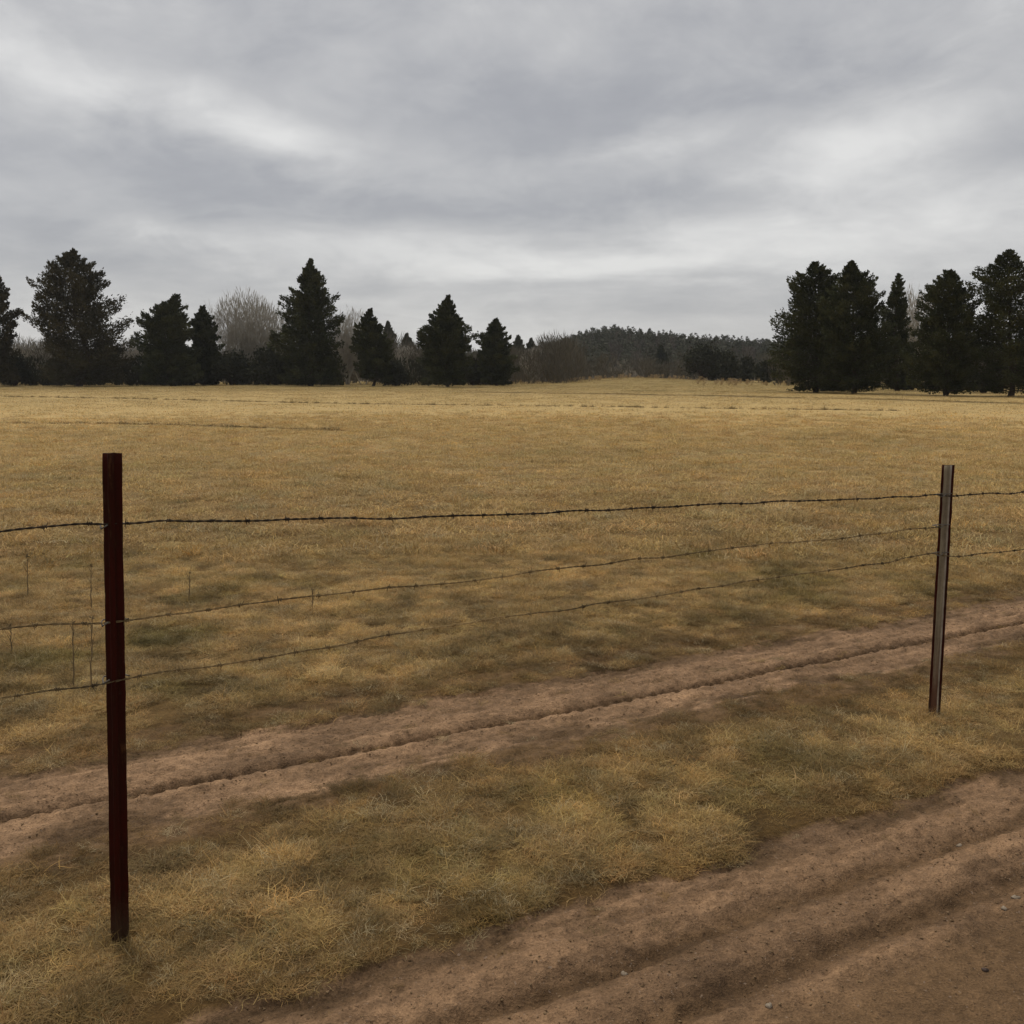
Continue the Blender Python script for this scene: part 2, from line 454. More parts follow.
def scatter(name, protos, P, pick, rot, scl, tnt, material):
    Vs = []; Qs = []; bv = []; pid = []; k = 0
    for i, (v, q, b) in enumerate(protos):
        Vs.append(v); Qs.append(q + k); bv.append(b); pid.append(np.full(len(v), i)); k += len(v)
    n = len(P)
    V = np.concatenate(Vs + [P]); m0 = k
    z0 = np.zeros((m0, 3))
    at = {'proto': ('INT', np.concatenate(pid + [np.full(n, -1)])),
          'pick': ('INT', np.concatenate([np.zeros(m0), pick])),
          'rot': ('FLOAT_VECTOR', np.concatenate([z0, rot])), 'scl': ('FLOAT_VECTOR', np.concatenate([z0 + 1, scl])),
          'tint': ('FLOAT_COLOR', np.concatenate([np.concatenate([z0 + .3, np.ones((m0, 1))], 1), np.concatenate([tnt, np.ones((n, 1))], 1)])),
          'bv': ('FLOAT', np.concatenate(bv + [np.zeros(n)]))}
    me = mesh_np(name, V, np.concatenate(Qs), material, True, at)
    o = link(name, me)
    md = o.modifiers.new('scatter', 'NODES'); md.node_group = NG
    return tag(o, kind='stuff')

def wedge(n, r0, r1, ang=.74):
    r = np.sqrt(rng.uniform(r0 * r0, r1 * r1, n)); a = rng.uniform(-ang, ang, n)
    return r * np.sin(a), r * np.cos(a) - .6

def slope_rot(x, y, amp):
    n = len(x)
    return np.stack([rng.normal(0, amp, n), rng.normal(0, amp, n), rng.uniform(0, 6.283, n)], 1)

NEARP = [tuft(76, .075, .03, .085, .0021, .62, 4, .75, 10 + i) for i in range(6)] + \
        [tuft(50, .055, .05, .13, .0020, 1.0, 4, .85, 30 + i) for i in range(3)] + \
        [tuft(64, .09, .03, .09, .0022, .8, 4, .30, 40 + i) for i in range(3)] + \
        [tuft(9, .05, .09, .19, .0024, .35, 4, 1.05, 50 + i) for i in range(3)] + [tuft(16, .10, .05, .12, .0028, .5, 3, .22, 56 + i) for i in range(2)]
MIDP = [tuft(100, .22, .03, .085, .0050, .8, 3, .60, 60 + i) for i in range(5)] + [tuft(70, .14, .06, .14, .0046, .9, 3, .85, 70 + i) for i in range(2)]
FARP = [tuft(70, .70, .04, .10, .018, .6, 2, .55, 80 + i) for i in range(4)]

def place(n, r0, r1, lod, keep_lo=0.0):
    x, y = wedge(n, r0, r1)
    u, v = uv(x, y); c = cover(u, v)
    lump = fbm(x * 4.2, y * 4.2, 51, 3)
    tuf = fbm(x * 11.0, y * 11.0, 55, 3)
    dn = 1 - sstep(4, 9, np.hypot(x, y))
    pr = c * (.45 + 1.0 * sstep(.32, .6, lump)) * (1 - dn * (1 - sstep(.36, .56, tuf)) * .85) + .015 * (v < 4.6) * (v > 2.2)
    k = rng.random(n) < pr
    x, y, u, v, c, lump = x[k], y[k], u[k], v[k], c[k], lump[k]
    # stumps of grass right round the posts stay, the rest thins beside wheel ruts
    z = height(x, y, False)
    return x, y, z, u, v, c, lump

def colours(x, y, c, jit=.14):
    t = tint(x, y)
    n = len(x)
    fa = sstep(4, 16, np.hypot(x, y))
    t = t * ((1 + (1 - .8 * fa) * 1.7 * (fbm(x / .15, y / .15, 131, 3) - .5)) * (1 + (1 - .5 * fa) * .45 * (fbm(x / 1.1, y / 1.1, 132, 3) - .5)))[:, None]
    t = t * (1 + rng.normal(0, jit, (n, 1))) * (1 + rng.normal(0, .03, (n, 3)))
    t = t * (.6 + .4 * sstep(.2, .8, c))[:, None]
    t = t * (1 - .13 * sstep(32, 75, np.hypot(x, y)))[:, None] * (1 + sstep(32, 75, np.hypot(x, y))[:, None] * np.array([-.02, .01, .04]))
    hue = rng.normal(0, 1, n)[:, None]
    t = t * (1 + hue * np.array([.05, .0, -.08]))
    dead = rng.random(n) < .06
    t[dead] = t[dead] * .3 + np.array([.50, .41, .24]) * .7
    return np.clip(t, .01, .8)

POSTS_XY = [gp(120, 940, .03), gp(934, 713, .03)]
parts_v = {'verge_grass': [], 'pasture_grass': []}
def near_layer():
    x, y, z, u, v, c, lump = place(165000, 1.5, 10.5, 0)
    d = np.hypot(x, y)
    keep = rng.random(len(x)) < np.clip(1.15 - .055 * d, .4, 1)
    x, y, z, u, v, c, lump, d = [a[keep] for a in (x, y, z, u, v, c, lump, d)]
    n = len(x)
    r = rng.random(n)
    pick = np.where(r < .66, rng.integers(0, 6, n), np.where(r < .76, rng.integers(6, 9, n), rng.integers(9, 12, n)))
    ex = rng.random(n); pick = np.where(ex < .05, rng.integers(12, 15, n), np.where(ex > .92, rng.integers(15, 17, n), pick))
    pick = np.where(c < .4, rng.integers(9, 12, n), pick)
    s = rng.uniform(.42, .88, n) * (.6 + .4 * c) * (.75 + .25 * sstep(.35, .68, lump)) * (1 + .035 * np.maximum(d - 4, 0))
    sc = np.stack([s * 1.1, s * 1.1, s * rng.uniform(.6, 1.05, n)], 1)
    # ranker tufts the mower or the cattle could not reach, round the foot of each post, tint darkened to paint in contact shade
    ex_ = []
    for bx, by in POSTS_XY:
        a_ = rng.uniform(0, 6.283, 46); r_ = .035 + .10 * rng.random(46) ** 1.3
        ex_.append(np.stack([bx + r_ * np.cos(a_), by + r_ * np.sin(a_)], 1))
    ex_ = np.concatenate(ex_); ne = len(ex_); hx_, hy_ = ex_[:, 0], ex_[:, 1]
    se = rng.uniform(.55, 1.05, ne)
    P_ = np.concatenate([np.stack([x, y, z], 1), np.stack([hx_, hy_, height(hx_, hy_, False)], 1)])
    ce = np.ones(ne)
    return (P_, np.concatenate([pick, np.where(rng.random(ne) < .5, rng.integers(6, 9, ne), rng.integers(0, 6, ne))]), np.concatenate([slope_rot(x, y, .12), slope_rot(hx_, hy_, .2)]),
            np.concatenate([sc, np.stack([se * .8, se * .8, se], 1)]), np.concatenate([colours(x, y, c), colours(hx_, hy_, ce) * .72]), np.concatenate([v, uv(hx_, hy_)[1]]))
P, pk, ro, sc, ti, v = near_layer()
for nm, k in (('verge_grass', v < 4.0), ('pasture_grass_near', v >= 4.0)):
    scatter({'verge_grass': 'verge_grass', 'pasture_grass_near': 'pasture_grass'}[nm], NEARP, P[k], pk[k], ro[k], sc[k], ti[k], M_BLADE)

x, y, z, u, v, c, lump = place(85000, 9.5, 46, 1)
d = np.hypot(x, y); keep = rng.random(len(x)) < np.clip(1.25 - .028 * d, .35, 1) * (1 - sstep(30, 46, d))
x, y, z, u, v, c, lump, d = [a[keep] for a in (x, y, z, u, v, c, lump, d)]
n = len(x); s = rng.uniform(.7, 1.2, n) * (.8 + .5 * sstep(.35, .68, lump)) * (1 + .01 * d) * (1 + .8 * gauss(np.min([seg_dist(x, y, f) for f in FUR[2:]], axis=0), 0, .5))
mid = (np.stack([x, y, z], 1), rng.integers(0, 7, n), slope_rot(x, y, .1), np.stack([s, s, s * rng.uniform(.7, 1.1, n)], 1), colours(x, y, c, .12))
x, y, z, u, v, c, lump = place(48000, 25, 175, 2)
n = len(x); s = rng.uniform(.7, 1.3, n); d = np.hypot(x, y)
fs = np.min([seg_dist(x, y, f) for f in FUR], axis=0) > .012 * d
fs &= rng.random(len(x)) < sstep(24, 44, d)
x, y, z, u, v, c, s, d = [a[fs] for a in (x, y, z, u, v, c, s, d)]; n = len(x)
far = (np.stack([x, y, z], 1), 7 + rng.integers(0, 4, n), slope_rot(x, y, .06), np.stack([s * (1 + d * .004)] * 2 + [s * rng.uniform(.6, 1.0, n)], 1), colours(x, y, c, .10))
def row(line, step, wid, hgt, col):
    px_, py_ = [], []
    for (ax, ay), (bx, by) in zip(line[:-1], line[1:]):
        m_ = int(math.hypot(bx - ax, by - ay) / step); t_ = rng.random(m_)
        px_.append(ax + (bx - ax) * t_); py_.append(ay + (by - ay) * t_)
    x_ = np.concatenate(px_); y_ = np.concatenate(py_)
    kk = rng.random(len(x_)) < .35 + .9 * fbm(x_ / 1.6, y_ / 1.6, 140, 2) ; x_, y_ = x_[kk], y_[kk]; m_ = len(x_)
    x_ = x_ + .25 * (fbm(y_ * 0 + x_ / 2.5, y_ * 0, 141, 3) - .5); y_ = y_ + rng.normal(0, wid, m_) + 1.0 * (fbm(x_ / 4, x_ * 0, 142, 3) - .5)
    z_ = height(x_, y_, False); s_ = rng.uniform(.6, 1.2, m_)
    return (np.stack([x_, y_, z_], 1), rng.integers(0, 7, m_), slope_rot(x_, y_, .1), np.stack([s_, s_, s_ * hgt * rng.uniform(.6, 1.2, m_)], 1), np.array(col) * rng.uniform(.6, 1.4, (m_, 1)))
rows_ = [row(FUR[0], .06, .10, 1.9, (.045, .032, .014)), row(FUR[1], .10, .2, 2.6, (.075, .054, .022)), row(FUR[2], .07, .8, 1.3, (.20, .145, .055))]
arr = [np.concatenate(q) for q in zip(mid, far, *rows_)]
scatter('meadow_grass', MIDP + FARP, *arr, M_BLADE)

# ------------------------------------------------------------------ loose stones
def stone_mesh(seed, mat_, n=1):
    r = np.random.default_rng(seed)
    nt_, npn = 7, 5
    Vs = []
    for i in range(npn + 1):
        for j in range(nt_):
            ph = math.pi * i / npn; th = 2 * math.pi * j / nt_
            rr = 1 + .22 * math.sin(3 * th + seed) * math.sin(ph) + r.normal(0, .09)
            Vs.append((rr * math.sin(ph) * math.cos(th), .72 * rr * math.sin(ph) * math.sin(th), .5 * rr * math.cos(ph)))
    Qs = [(i * nt_ + j, i * nt_ + (j + 1) % nt_, (i + 1) * nt_ + (j + 1) % nt_, (i + 1) * nt_ + j) for i in range(npn) for j in range(nt_)]
    return np.array(Vs), np.array(Qs)
mb = MB()
base = [stone_mesh(i, None) for i in range(6)]
n = 26000
uu = rng.uniform(-1.0, 7, n); vv = np.where(rng.random(n) < .75, rng.uniform(.6, 2.5, n), rng.uniform(3.7, 4.45, n))
ok = rng.random(n) < (.25 + .75 * np.clip(gauss(vv, 2.0, .3) + .5 * (vv > 3), 0, 1)) * (1 - cover(uu, vv))
uu, vv = uu[ok], vv[ok]
xs, ys = xy(uu, vv); zs = height(xs, ys)
for i in range(len(xs)):
    bV, bQ = base[i % 6]
    s = .0019 * math.exp(min(abs(rng.normal(0, .5)), 1.15))
    a = rng.uniform(0, 6.28); ca, sa = math.cos(a), math.sin(a)
    v3 = bV * s; v3 = np.stack([v3[:, 0] * ca - v3[:, 1] * sa, v3[:, 0] * sa + v3[:, 1] * ca, v3[:, 2]], 1)
    mb.add(v3 + np.array([xs[i], ys[i], zs[i] + s * .2]), bQ)
tag(link('gravel', mb.mesh('gravel', M_CLOD, True)), kind='stuff')

for i, (px, py, w, mm, lab) in enumerate([
        (1016, 899, 8, M_STONE, 'larger pale flat stone on the smooth road at the picture\'s right border'),
        (1004, 910, 6, M_STONE, 'small pale stone just below the larger pale stone on the road at the right'),
        (985, 971, 6, M_STONED, 'dark round pebble lying alone on the smooth brown road'),
        (769, 1009, 8, M_STONE, 'pale chip of stone in the rut nearest the camera'),
        (624, 974, 8, M_STONE, 'pale stone in the dark furrow below the verge grass'),
        (960, 843, 6, M_STONE, 'tiny pale chip on the dry ridge between the two road ruts')]):
    gx, gy = gp(px, py); d = math.hypot(gx, gy); s = w / F * math.hypot(d, H) * .5
    v3, q = stone_mesh(20 + i, mm)
    v3 = v3 * s; a = i * 1.3; v3 = np.stack([v3[:, 0] * math.cos(a) - v3[:, 1] * math.sin(a), v3[:, 0] * math.sin(a) + v3[:, 1] * math.cos(a), v3[:, 2]], 1)
    gz = float(height(np.array([gx]), np.array([gy]))[0])
    tag(link('pebble', mesh_np('pebble', v3, q, mm, True), loc=(gx, gy, gz + s * .2)), lab, 'stone', 'stones lying on the dirt road')

# ------------------------------------------------------------------ fence
def ground_at(px, py):
    z = 0.0
    for _ in range(6):
        x, y = gp(px, py, z); z = float(height(np.array([x]), np.array([y]), False)[0]) 
    return np.array([x, y, z])
BL = ground_at(120, 944); BR = ground_at(934, 716)
fd = (BR - BL) * np.array([1, 1, 0]); fd /= np.linalg.norm(fd); fn = np.array([fd[1], -fd[0], 0])     # fn points to the camera side
def prism(profile, base, top, ax, ay, rings=40, jitter=0.0006, seed=0, mids=None, below=.25):
    r = np.random.default_rng(seed)
    prof = np.array(profile); n = len(prof)
    ts = np.linspace(0, 1, rings)
    d = top - base; b0 = base - d / np.linalg.norm(d) * below
    Vs = []
    for t in ts:
        p = b0 + (top - b0) * t
        jj_ = r.normal(0, jitter, (n, 2))
        Vs.append(p + (prof[:, :1] + jj_[:, :1]) * ax + (prof[:, 1:] + jj_[:, 1:]) * ay)
    Vs = np.concatenate(Vs)
    Qs = []; mi = []
    for i in range(rings - 1):
        for j in range(n):
            k = (j + 1) % n
            Qs.append((i * n + j, i * n + k, (i + 1) * n + k, (i + 1) * n + j)); mi.append(mids[j] if mids else 0)
    return Vs, Qs, mi
def T_profile(fw, ft, sw, sd, ch=.003):
    # flange fw x ft at the back (y<=0), stem sw wide running sd forward (y>0), stem edges chamfered
    return [(-fw / 2, -ft), (-fw / 2, 0), (-sw / 2, .002), (-sw / 2, sd - ch), (-sw / 2 + ch, sd), (sw / 2 - ch, sd), (sw / 2, sd - ch), (sw / 2, .002), (fw / 2, 0), (fw / 2, -ft)]
def make_post(base, top, label, prof, mids, yaw, mats, seed, nick):
    root = bpy.data.objects.new('fence_post', None); COL.objects.link(root); root.location = base
    tag(root, label, 'fence post', 'steel posts of the wire fence')
    ax = np.array([math.cos(yaw), math.sin(yaw), 0]); ay = np.array([math.sin(yaw), -math.cos(yaw), 0])   # ay towards camera
    Vs, Qs, mi = prism(prof, np.zeros(3), top - base, ax, ay, 48, .0005, seed, mids)
    n = len(prof)
    last = Vs[-n:]
    last[:, 2] += np.array([nick * math.sin(i * 1.7 + seed) for i in range(n)])
    Vs[-n:] = last
    cen = len(Vs)
    Vs = np.concatenate([Vs, last.mean(0)[None] + np.array([0, 0, .001])])
    # top cap: flange and stem pieces
    def capf(idx): return [cen - n + i for i in idx]
    caps = [capf((0, 1, 8, 9)), capf((2, 3, 6, 7)), capf((3, 4, 5, 6))]
    Q_ = Qs + caps; mi_ = mi + [0, 0, 0]
    me = mesh_np('post_shaft', Vs, np.array(Q_), None, False, None, mats, mi_)
    link('post_shaft', me, root)
    return root
topL = at_depth(111.7, 453, BL[1]); topR = at_depth(948.3, 465, BR[1])
profL = T_profile(.050, .005, .014, .020)
postL = make_post(BL, topL, 'dark red steel fence post, the near one, leaning slightly left, taller in the picture',
                  profL, [0] * 10, math.radians(6), [M_PAINT], 3, .0015)
profR = [(-.027, -.005), (-.027, 0), (-.019, .002), (-.019, .020), (-.017, .022), (.006, .022), (.014, .014), (.014, .002), (.027, 0), (.027, -.005)]
postR = make_post(BR, topR, 'worn steel fence post with grey face and dark red edges beside the track',
                  profR, [0, 0, 0, 1, 1, 2, 2, 0, 0, 0], math.radians(-16), [M_PAINT, M_WORN, M_EDGE_HIGHLIGHT], 5, .001)

PL0 = BL + fn * .032
def fpt(px, py):
    d = ray(px, py); t = np.dot(PL0 - np.array([0, 0, H]), fn) / np.dot(d, fn)
    return np.array([0, 0, H]) + d * t
W1 = [(0, 530), (40, 526.5), (80, 524), (104, 524.5), (124, 528), (140, 523.5), (180, 521), (300, 518.5), (400, 517.5), (560, 512.5), (700, 505.5), (830, 499.5), (940, 495.5), (957, 494.8), (1024, 493)]
W2 = [(0, 630.5), (60, 625), (105, 622), (122, 622.5), (150, 617), (210, 608.5), (300, 598.5), (400, 587), (470, 580), (560, 569), (640, 559), (740, 547), (840, 538), (936, 527), (947, 526)]
W3 = [(0, 699), (60, 690), (105, 682), (124, 678), (140, 674), (165, 669), (200, 667), (250, 661), (310, 650), (390, 635), (470, 622), (560, 609), (650, 598), (700, 588), (800, 574), (900, 560), (934, 553), (955, 556.5), (1024, 549)]
def resample(P, step):
    P = np.array(P); s = np.concatenate([[0], np.cumsum(np.linalg.norm(np.diff(P, axis=0), axis=1))])
    t = np.arange(0, s[-1], step)
    # Catmull-like smoothing by interpolating then averaging
    R = np.stack([np.interp(t, s, P[:, i]) for i in range(3)], 1)
    k = 9
    pad = np.pad(R, ((k, k), (0, 0)), 'edge'); ker = np.ones(2 * k + 1) / (2 * k + 1)
    return np.stack([np.convolve(pad[:, i], ker, 'valid') for i in range(3)], 1)
barb_meshes = []
for sd in range(4):
    b = MB(); r = np.random.default_rng(sd)
    th = np.linspace(0, 2 * math.pi * 2.2, 22)
    b.add(*tube(np.stack([np.linspace(-.006, .006, 22), .0042 * np.cos(th), .0042 * np.sin(th)], 1), .0014, 5))
    for q in range(2 if sd % 2 else 4):
        a = q * (math.pi if sd % 2 else math.pi / 2) + r.uniform(-.3, .3)
        dv = np.array([r.uniform(-.4, .4), math.cos(a), math.sin(a)]); x0 = -.005 + .01 * (q % 2)
        b.add(*tube([np.array([x0, 0, 0]) + dv * t for t in (.002, .008, .014)], [.0014, .0012, .0004], 5))
    barb_meshes.append((b.mesh('barb', M_WIRE, True), b.mesh('barb', M_WIRE_R, True)))
strands = [(W1, 'top barbed wire strand of the fence, highest of the three, tied across both posts'),
           (W2, 'middle barbed wire strand of the fence, between the top and the lowest wire'),
           (W3, 'lowest barbed wire strand of the fence, sagging and rusty close to the grass')]
for si, (W, lab) in enumerate(strands):
    pts = [fpt(*q) for q in W]
    dl = pts[0] - pts[1]; dl /= np.linalg.norm(dl); dr = pts[-1] - pts[-2]; dr /= np.linalg.norm(dr)
    dr = fd * .97 +  np.array([0, 0, (dr[2]) * .3])
    pts = [pts[0] + (-fd) * 2.2 + np.array([0, 0, -.01])] + [pts[0] - fd * 1.0 + np.array([0, 0, -.012])] + pts + ([pts[-1] + dr * 1.2, pts[-1] + dr * 2.6] if si != 1 else [])
    C = resample(pts, .008)
    org = C[0].copy()
    r = np.random.default_rng(si)
    L = len(C); tt = np.arange(L) * .008
    C = C + np.stack([vnoise(tt * 6, tt * 0, 7 + si) - .5, vnoise(tt * 6, tt * 0 + 9, 8 + si) - .5, vnoise(tt * 7, tt * 0 + 5, 9 + si) - .5], 1) * .010
    b = MB()
    for ph in (0, math.pi):
        a = tt * 2 * math.pi / .055 + ph
        off = np.stack([np.zeros(L), np.cos(a), np.sin(a)], 1)[:, 1:]
        P3 = C + .0018 * (off[:, :1] * fn + off[:, 1:] * np.array([0, 0, 1]))
        b.add(*tube(P3 - org, .0019 if si == 0 else .0014, 5))
    w = link('barbed_wire', b.mesh('barbed_wire', M_WIRE if si == 0 else M_WIRE_R, True), loc=org)
    tag(w, lab, 'wire', 'barbed wire strands of the fence')
    k = 12; n_b = 0
    while k < L - 5:
        p = C[k]; px_ok = p[1] > .9
        if px_ok and n_b < 95 and np.dot(p - BL, fd) > -.75 and np.dot(p - BR, fd) < 1.4:
            o = link('barb', barb_meshes[r.integers(0, 4)][min(si, 1)], w, p - org)
            o.rotation_euler = (r.uniform(0, 6.28), 0, math.atan2(fd[1], fd[0])); n_b += 1
        k += int(r.uniform(12, 16))
def clip(post, base, top, px, py, name='wire_clip', width=.056):
    c = fpt(px, py)
    # a wire staple looped round the back of the flange and hooked on the strand
    cen = c - fn * .03
    pts = [cen + fd * (width / 2 + .006) + fn * .036 + np.array([0, 0, .006]), cen + fd * (width / 2 + .004) + fn * .01, cen + fd * width * .45 - fn * .012,
           cen - fd * width * .45 - fn * .012, cen - fd * (width / 2 + .004) + fn * .012, cen - fd * (width / 2 + .006) + fn * .036 + np.array([0, 0, -.006]), cen - fd * (width / 2 - .01) + fn * .040 + np.array([0, 0, .004])]
    me = mesh_np(name, *tube(np.array(pts) - np.array(post.location), .0022, 5), M_CLIP, True)
    link(name, me, post)
for q in ((114, 525.5), (115, 622), (116, 679)): clip(postL, BL, topL, *q)
for q in ((946, 495), (944, 526), (943, 554)): clip(postR, BR, topR, *q)

# tall dead weed stalks
stalks = [(28, 600, 556, 'dead weed stalk with a dark seed head under the top wire, near the left border'),
          (91, 612, 566, 'dead weed stalk left of the near post, between the top and middle wire'),
          (91, 692, 618, 'tall bare dead stalk just left of the near post, below the middle wire'),
          (74, 690, 622, 'thin dead stalk crossing the middle wire, second to the left of the near post'),
          (11, 655, 626, 'short dead stalk under the middle wire at the picture\'s left border'),
          (189, 602, 572, 'thin dead stalk standing in the grass right of the near post, above the middle wire'),
          (313, 612, 590, 'short dead stalk by the middle wire between the posts')]
for i, (px, yb, yt, lab) in enumerate(stalks):
    gx, gy = gp(px, yb); gz = float(height(np.array([gx]), np.array([gy]), False)[0])
    tp = at_depth(px + (i % 3 - 1), yt, gy); hh = tp[2] - gz
    r = np.random.default_rng(i); b = MB()
    k = 9; P3 = np.stack([np.linspace(0, tp[0] - gx, k) + r.normal(0, .0018, k), r.normal(0, .0018, k), np.linspace(-.02, hh, k)], 1)
    b.add(*tube(P3, np.linspace(.0045, .0022, k), 5))
    for q in range(5):
        s = P3[3 + q]; a = r.uniform(0, 6.28); l = r.uniform(.03, .08)
        b.add(*tube([s, s + np.array([math.cos(a) * l * .5, math.sin(a) * l * .5, l])], [.002, .0008], 4))
    st = link('weed_stalk', b.mesh('weed_stalk', M_STALK, True), loc=(gx, gy, gz))
    tag(st, lab, 'weed', 'dead weed stalks by the fence')
    hd = MB()
    for q in range(26 if i in (0, 1) else 10):
        a = r.normal(0, 1, 3); a /= np.linalg.norm(a); c0 = P3[-1] + a * .004
        hd.add(*tube([c0, c0 + a * .014 + np.array([0, 0, .004])], [.0022, .0006], 4))
    link('seed_head', hd.mesh('seed_head', M_STALK, True), st)

# ------------------------------------------------------------------ trees
def sprigs(C, D, L, W, r):
    """leaf-sized pointed faces at centres C along directions D"""
    n = len(C)
    D = D / (np.linalg.norm(D, axis=1)[:, None] + 1e-9)
    rv = r.normal(0, 1, (n, 3)); Sd = np.cross(D, rv); Sd /= np.linalg.norm(Sd, axis=1)[:, None] + 1e-9
    L = np.broadcast_to(L, (n,))[:, None]; W = np.broadcast_to(W, (n,))[:, None]
    a = C - D * L * .5; m1 = C - D * L * .05 + Sd * W * .5; m2 = C - D * L * .05 - Sd * W * .5; t = C + D * L * .5
    V = np.stack([a, m1, t, m2], 1).reshape(-1, 3)
    return V, np.arange(4 * n).reshape(n, 4)

def conifer(px, base_py, D, prof, label, seed, density=1.0, airy=.0, spire=True, mat_=None, group=None, name='conifer_tree', sprig=None, stem_show=.02, cat='tree', pale=False):
    """prof: list of (py, left px, right px) from the top down"""
    r = np.random.default_rng(seed)
    s = D / F
    X0 = at_depth(px, base_py, D)[0]; Y0 = D
    z0 = float(height(np.array([X0]), np.array([Y0]))[0])
    def zof(py): return at_depth(px, py, D)[2] - z0
    pz = np.array([zof(p[0]) for p in prof])[::-1]
    pl = np.array([X0 - at_depth(p[1], p[0], D)[0] for p in prof])[::-1]; pr = np.array([at_depth(p[2], p[0], D)[0] - X0 for p in prof])[::-1]
    cx = (pr - pl) / 2; hw = (pr + pl) / 2; hw = hw * (1.16 if 'grove' in (group or '') else 1.04); pl = hw; pr = hw      # crown axis wanders a little, as stems do
    Ht = pz[-1]
    sl = sprig or .0055 * D / 1.0 * .55
    root = bpy.data.objects.new(name, None); COL.objects.link(root); root.location = (X0, Y0, z0)
    tag(root, label, cat, group)
    # trunk
    b = MB(); k = 14
    lean = r.normal(0, .01, 2) * Ht
    tz = np.linspace(-.3, Ht * .97, k); tx = np.stack([np.interp(tz, np.concatenate([[0], pz]), np.concatenate([[0], cx])) + r.normal(0, .03, k), lean[1] * (tz / Ht) ** 2 + r.normal(0, .03, k), tz], 1)
    rb = Ht * .019
    b.add(*tube(tx, rb * (1 - tz / Ht * .93) * np.where(tz < .3, 1.35, 1), 8))
    zmin = pz[0]
    nl = int((165 - 45 * airy) * density)
    lump_k = r.integers(0, 9999); tiers = r.uniform(6, 11); sweep = r.uniform(-.30, .0)
    Cs = []; Ds = []; Ls = []; Bs = []
    zs = zmin + (Ht - zmin) * (np.arange(nl) + r.random(nl)) / nl
    zs = zmin + (Ht - zmin) * ((zs - zmin) / (Ht - zmin)) ** .9
    az = np.arange(nl) * 2.399 + r.normal(0, .4, nl)
    for z, a in zip(zs, az):
        lft = np.interp(z, pz, pl); rgt = np.interp(z, pz, pr)
        ca, sa = math.cos(a), math.sin(a)
        rad = (lft * (1 - ca) + rgt * (1 + ca)) / 2
        lm = float(vnoise(np.array([(a % 6.283) * 1.1]), np.array([z / Ht * tiers]), lump_k)[0])
        rad *= (.66 + .54 * lm) * r.uniform(.66, 1.16) if r.random() > .10 else r.uniform(1.0, 1.18)
        rad *= 1 - .35 * float(sstep(.86, .97, z / Ht))
        rad = max(rad, .15)
        t = z / Ht
        rise = (sweep + .8 * t) * rad * r.uniform(.6, 1.3)
        p0 = np.array([np.interp(z, tz, tx[:, 0]), np.interp(z, tz, tx[:, 1]), z - max(rise, 0) * .6])
        p0[2] = max(p0[2], .2)
        ox = float(np.interp(z, pz, cx))
        tip = np.array([ox + ca * rad, sa * rad, z + min(rise, 0)  + .12 * rad]) 
        midp = (p0 + tip) / 2 + np.array([0, 0, -.08 * rad])
        ss = np.linspace(0, 1, 5)[:, None]
        path = (1 - ss) ** 2 * p0 + 2 * ss * (1 - ss) * midp + ss ** 2 * tip
        b.add(*tube(path, np.linspace(max(rb * .28 * (1 - t), .02), .012, 5), 4))
        nsp = int((52 + 100 * rad / (.12 * Ht)) * (1 - .15 * airy))
        q = r.beta(2.0, 1.1, nsp) if airy > .45 else r.beta(1.35, .95, nsp)
        q = .12 + .92 * q
        base = (1 - q[:, None]) ** 2 * p0 + 2 * q[:, None] * (1 - q[:, None]) * midp + q[:, None] ** 2 * tip
        wpad = (.27 * rad * (1 - .72 * q) + .1 * sl) 
        bd = tip - p0; bd /= np.linalg.norm(bd)
        sdv = np.cross(bd, [0, 0, 1]); sdv /= np.linalg.norm(sdv) + 1e-9
        off = r.normal(0, 1, nsp) * wpad
        upo = r.normal(0, .095 * rad + .16 * sl, nsp) * (1.25 - .8 * q) - .03 * rad
        c = base + off[:, None] * sdv + upo[:, None] * np.array([0, 0, 1])
        dv = bd[None] * .8 + sdv[None] * (np.sign(off) * r.uniform(.1, 1.0, nsp))[:, None] + np.array([0, 0, 1.]) * r.normal(.25 + .35 * t, .60, nsp)[:, None]
        Cs.append(c); Ds.append(dv); Ls.append(sl * .78 * r.uniform(.55, 1.5, nsp)); Bs.append(np.clip(.72 * r.random() + .28 * r.random(nsp), 0, 1))  # random tone per limb imitates lit and shaded boughs in the needle colour
    # leader sprays at the top
    nt_ = 30
    zz = Ht - r.uniform(0, .07, nt_) * Ht
    aa = r.uniform(0, 6.28, nt_); rr = (Ht - zz) * .12 * r.random(nt_)
    Cs.append(np.stack([rr * np.cos(aa) + cx[-1], rr * np.sin(aa) + lean[1], zz], 1)); Ds.append(np.stack([np.cos(aa) * .5, np.sin(aa) * .5, np.ones(nt_)], 1)); Ls.append(np.full(nt_, sl * .8)); Bs.append(r.random(nt_))
    Cc = np.concatenate(Cs); Dd = np.concatenate(Ds); Ll = np.concatenate(Ls)
    okz = Cc[:, 2] > .15
    Bb = np.concatenate(Bs)[okz]; Cc, Dd, Ll = Cc[okz], Dd[okz], Ll[okz]
    V4, Q4 = sprigs(Cc, Dd, Ll, Ll * .46, r)
    bv = np.repeat(Bb, 4)
    link('trunk', b.mesh('trunk', M_BARK, True), root)
    link('crown', mesh_np('crown', V4, Q4, mat_ or M_NEEDLE, False, {'bv': ('FLOAT', bv)}), root)
    return root

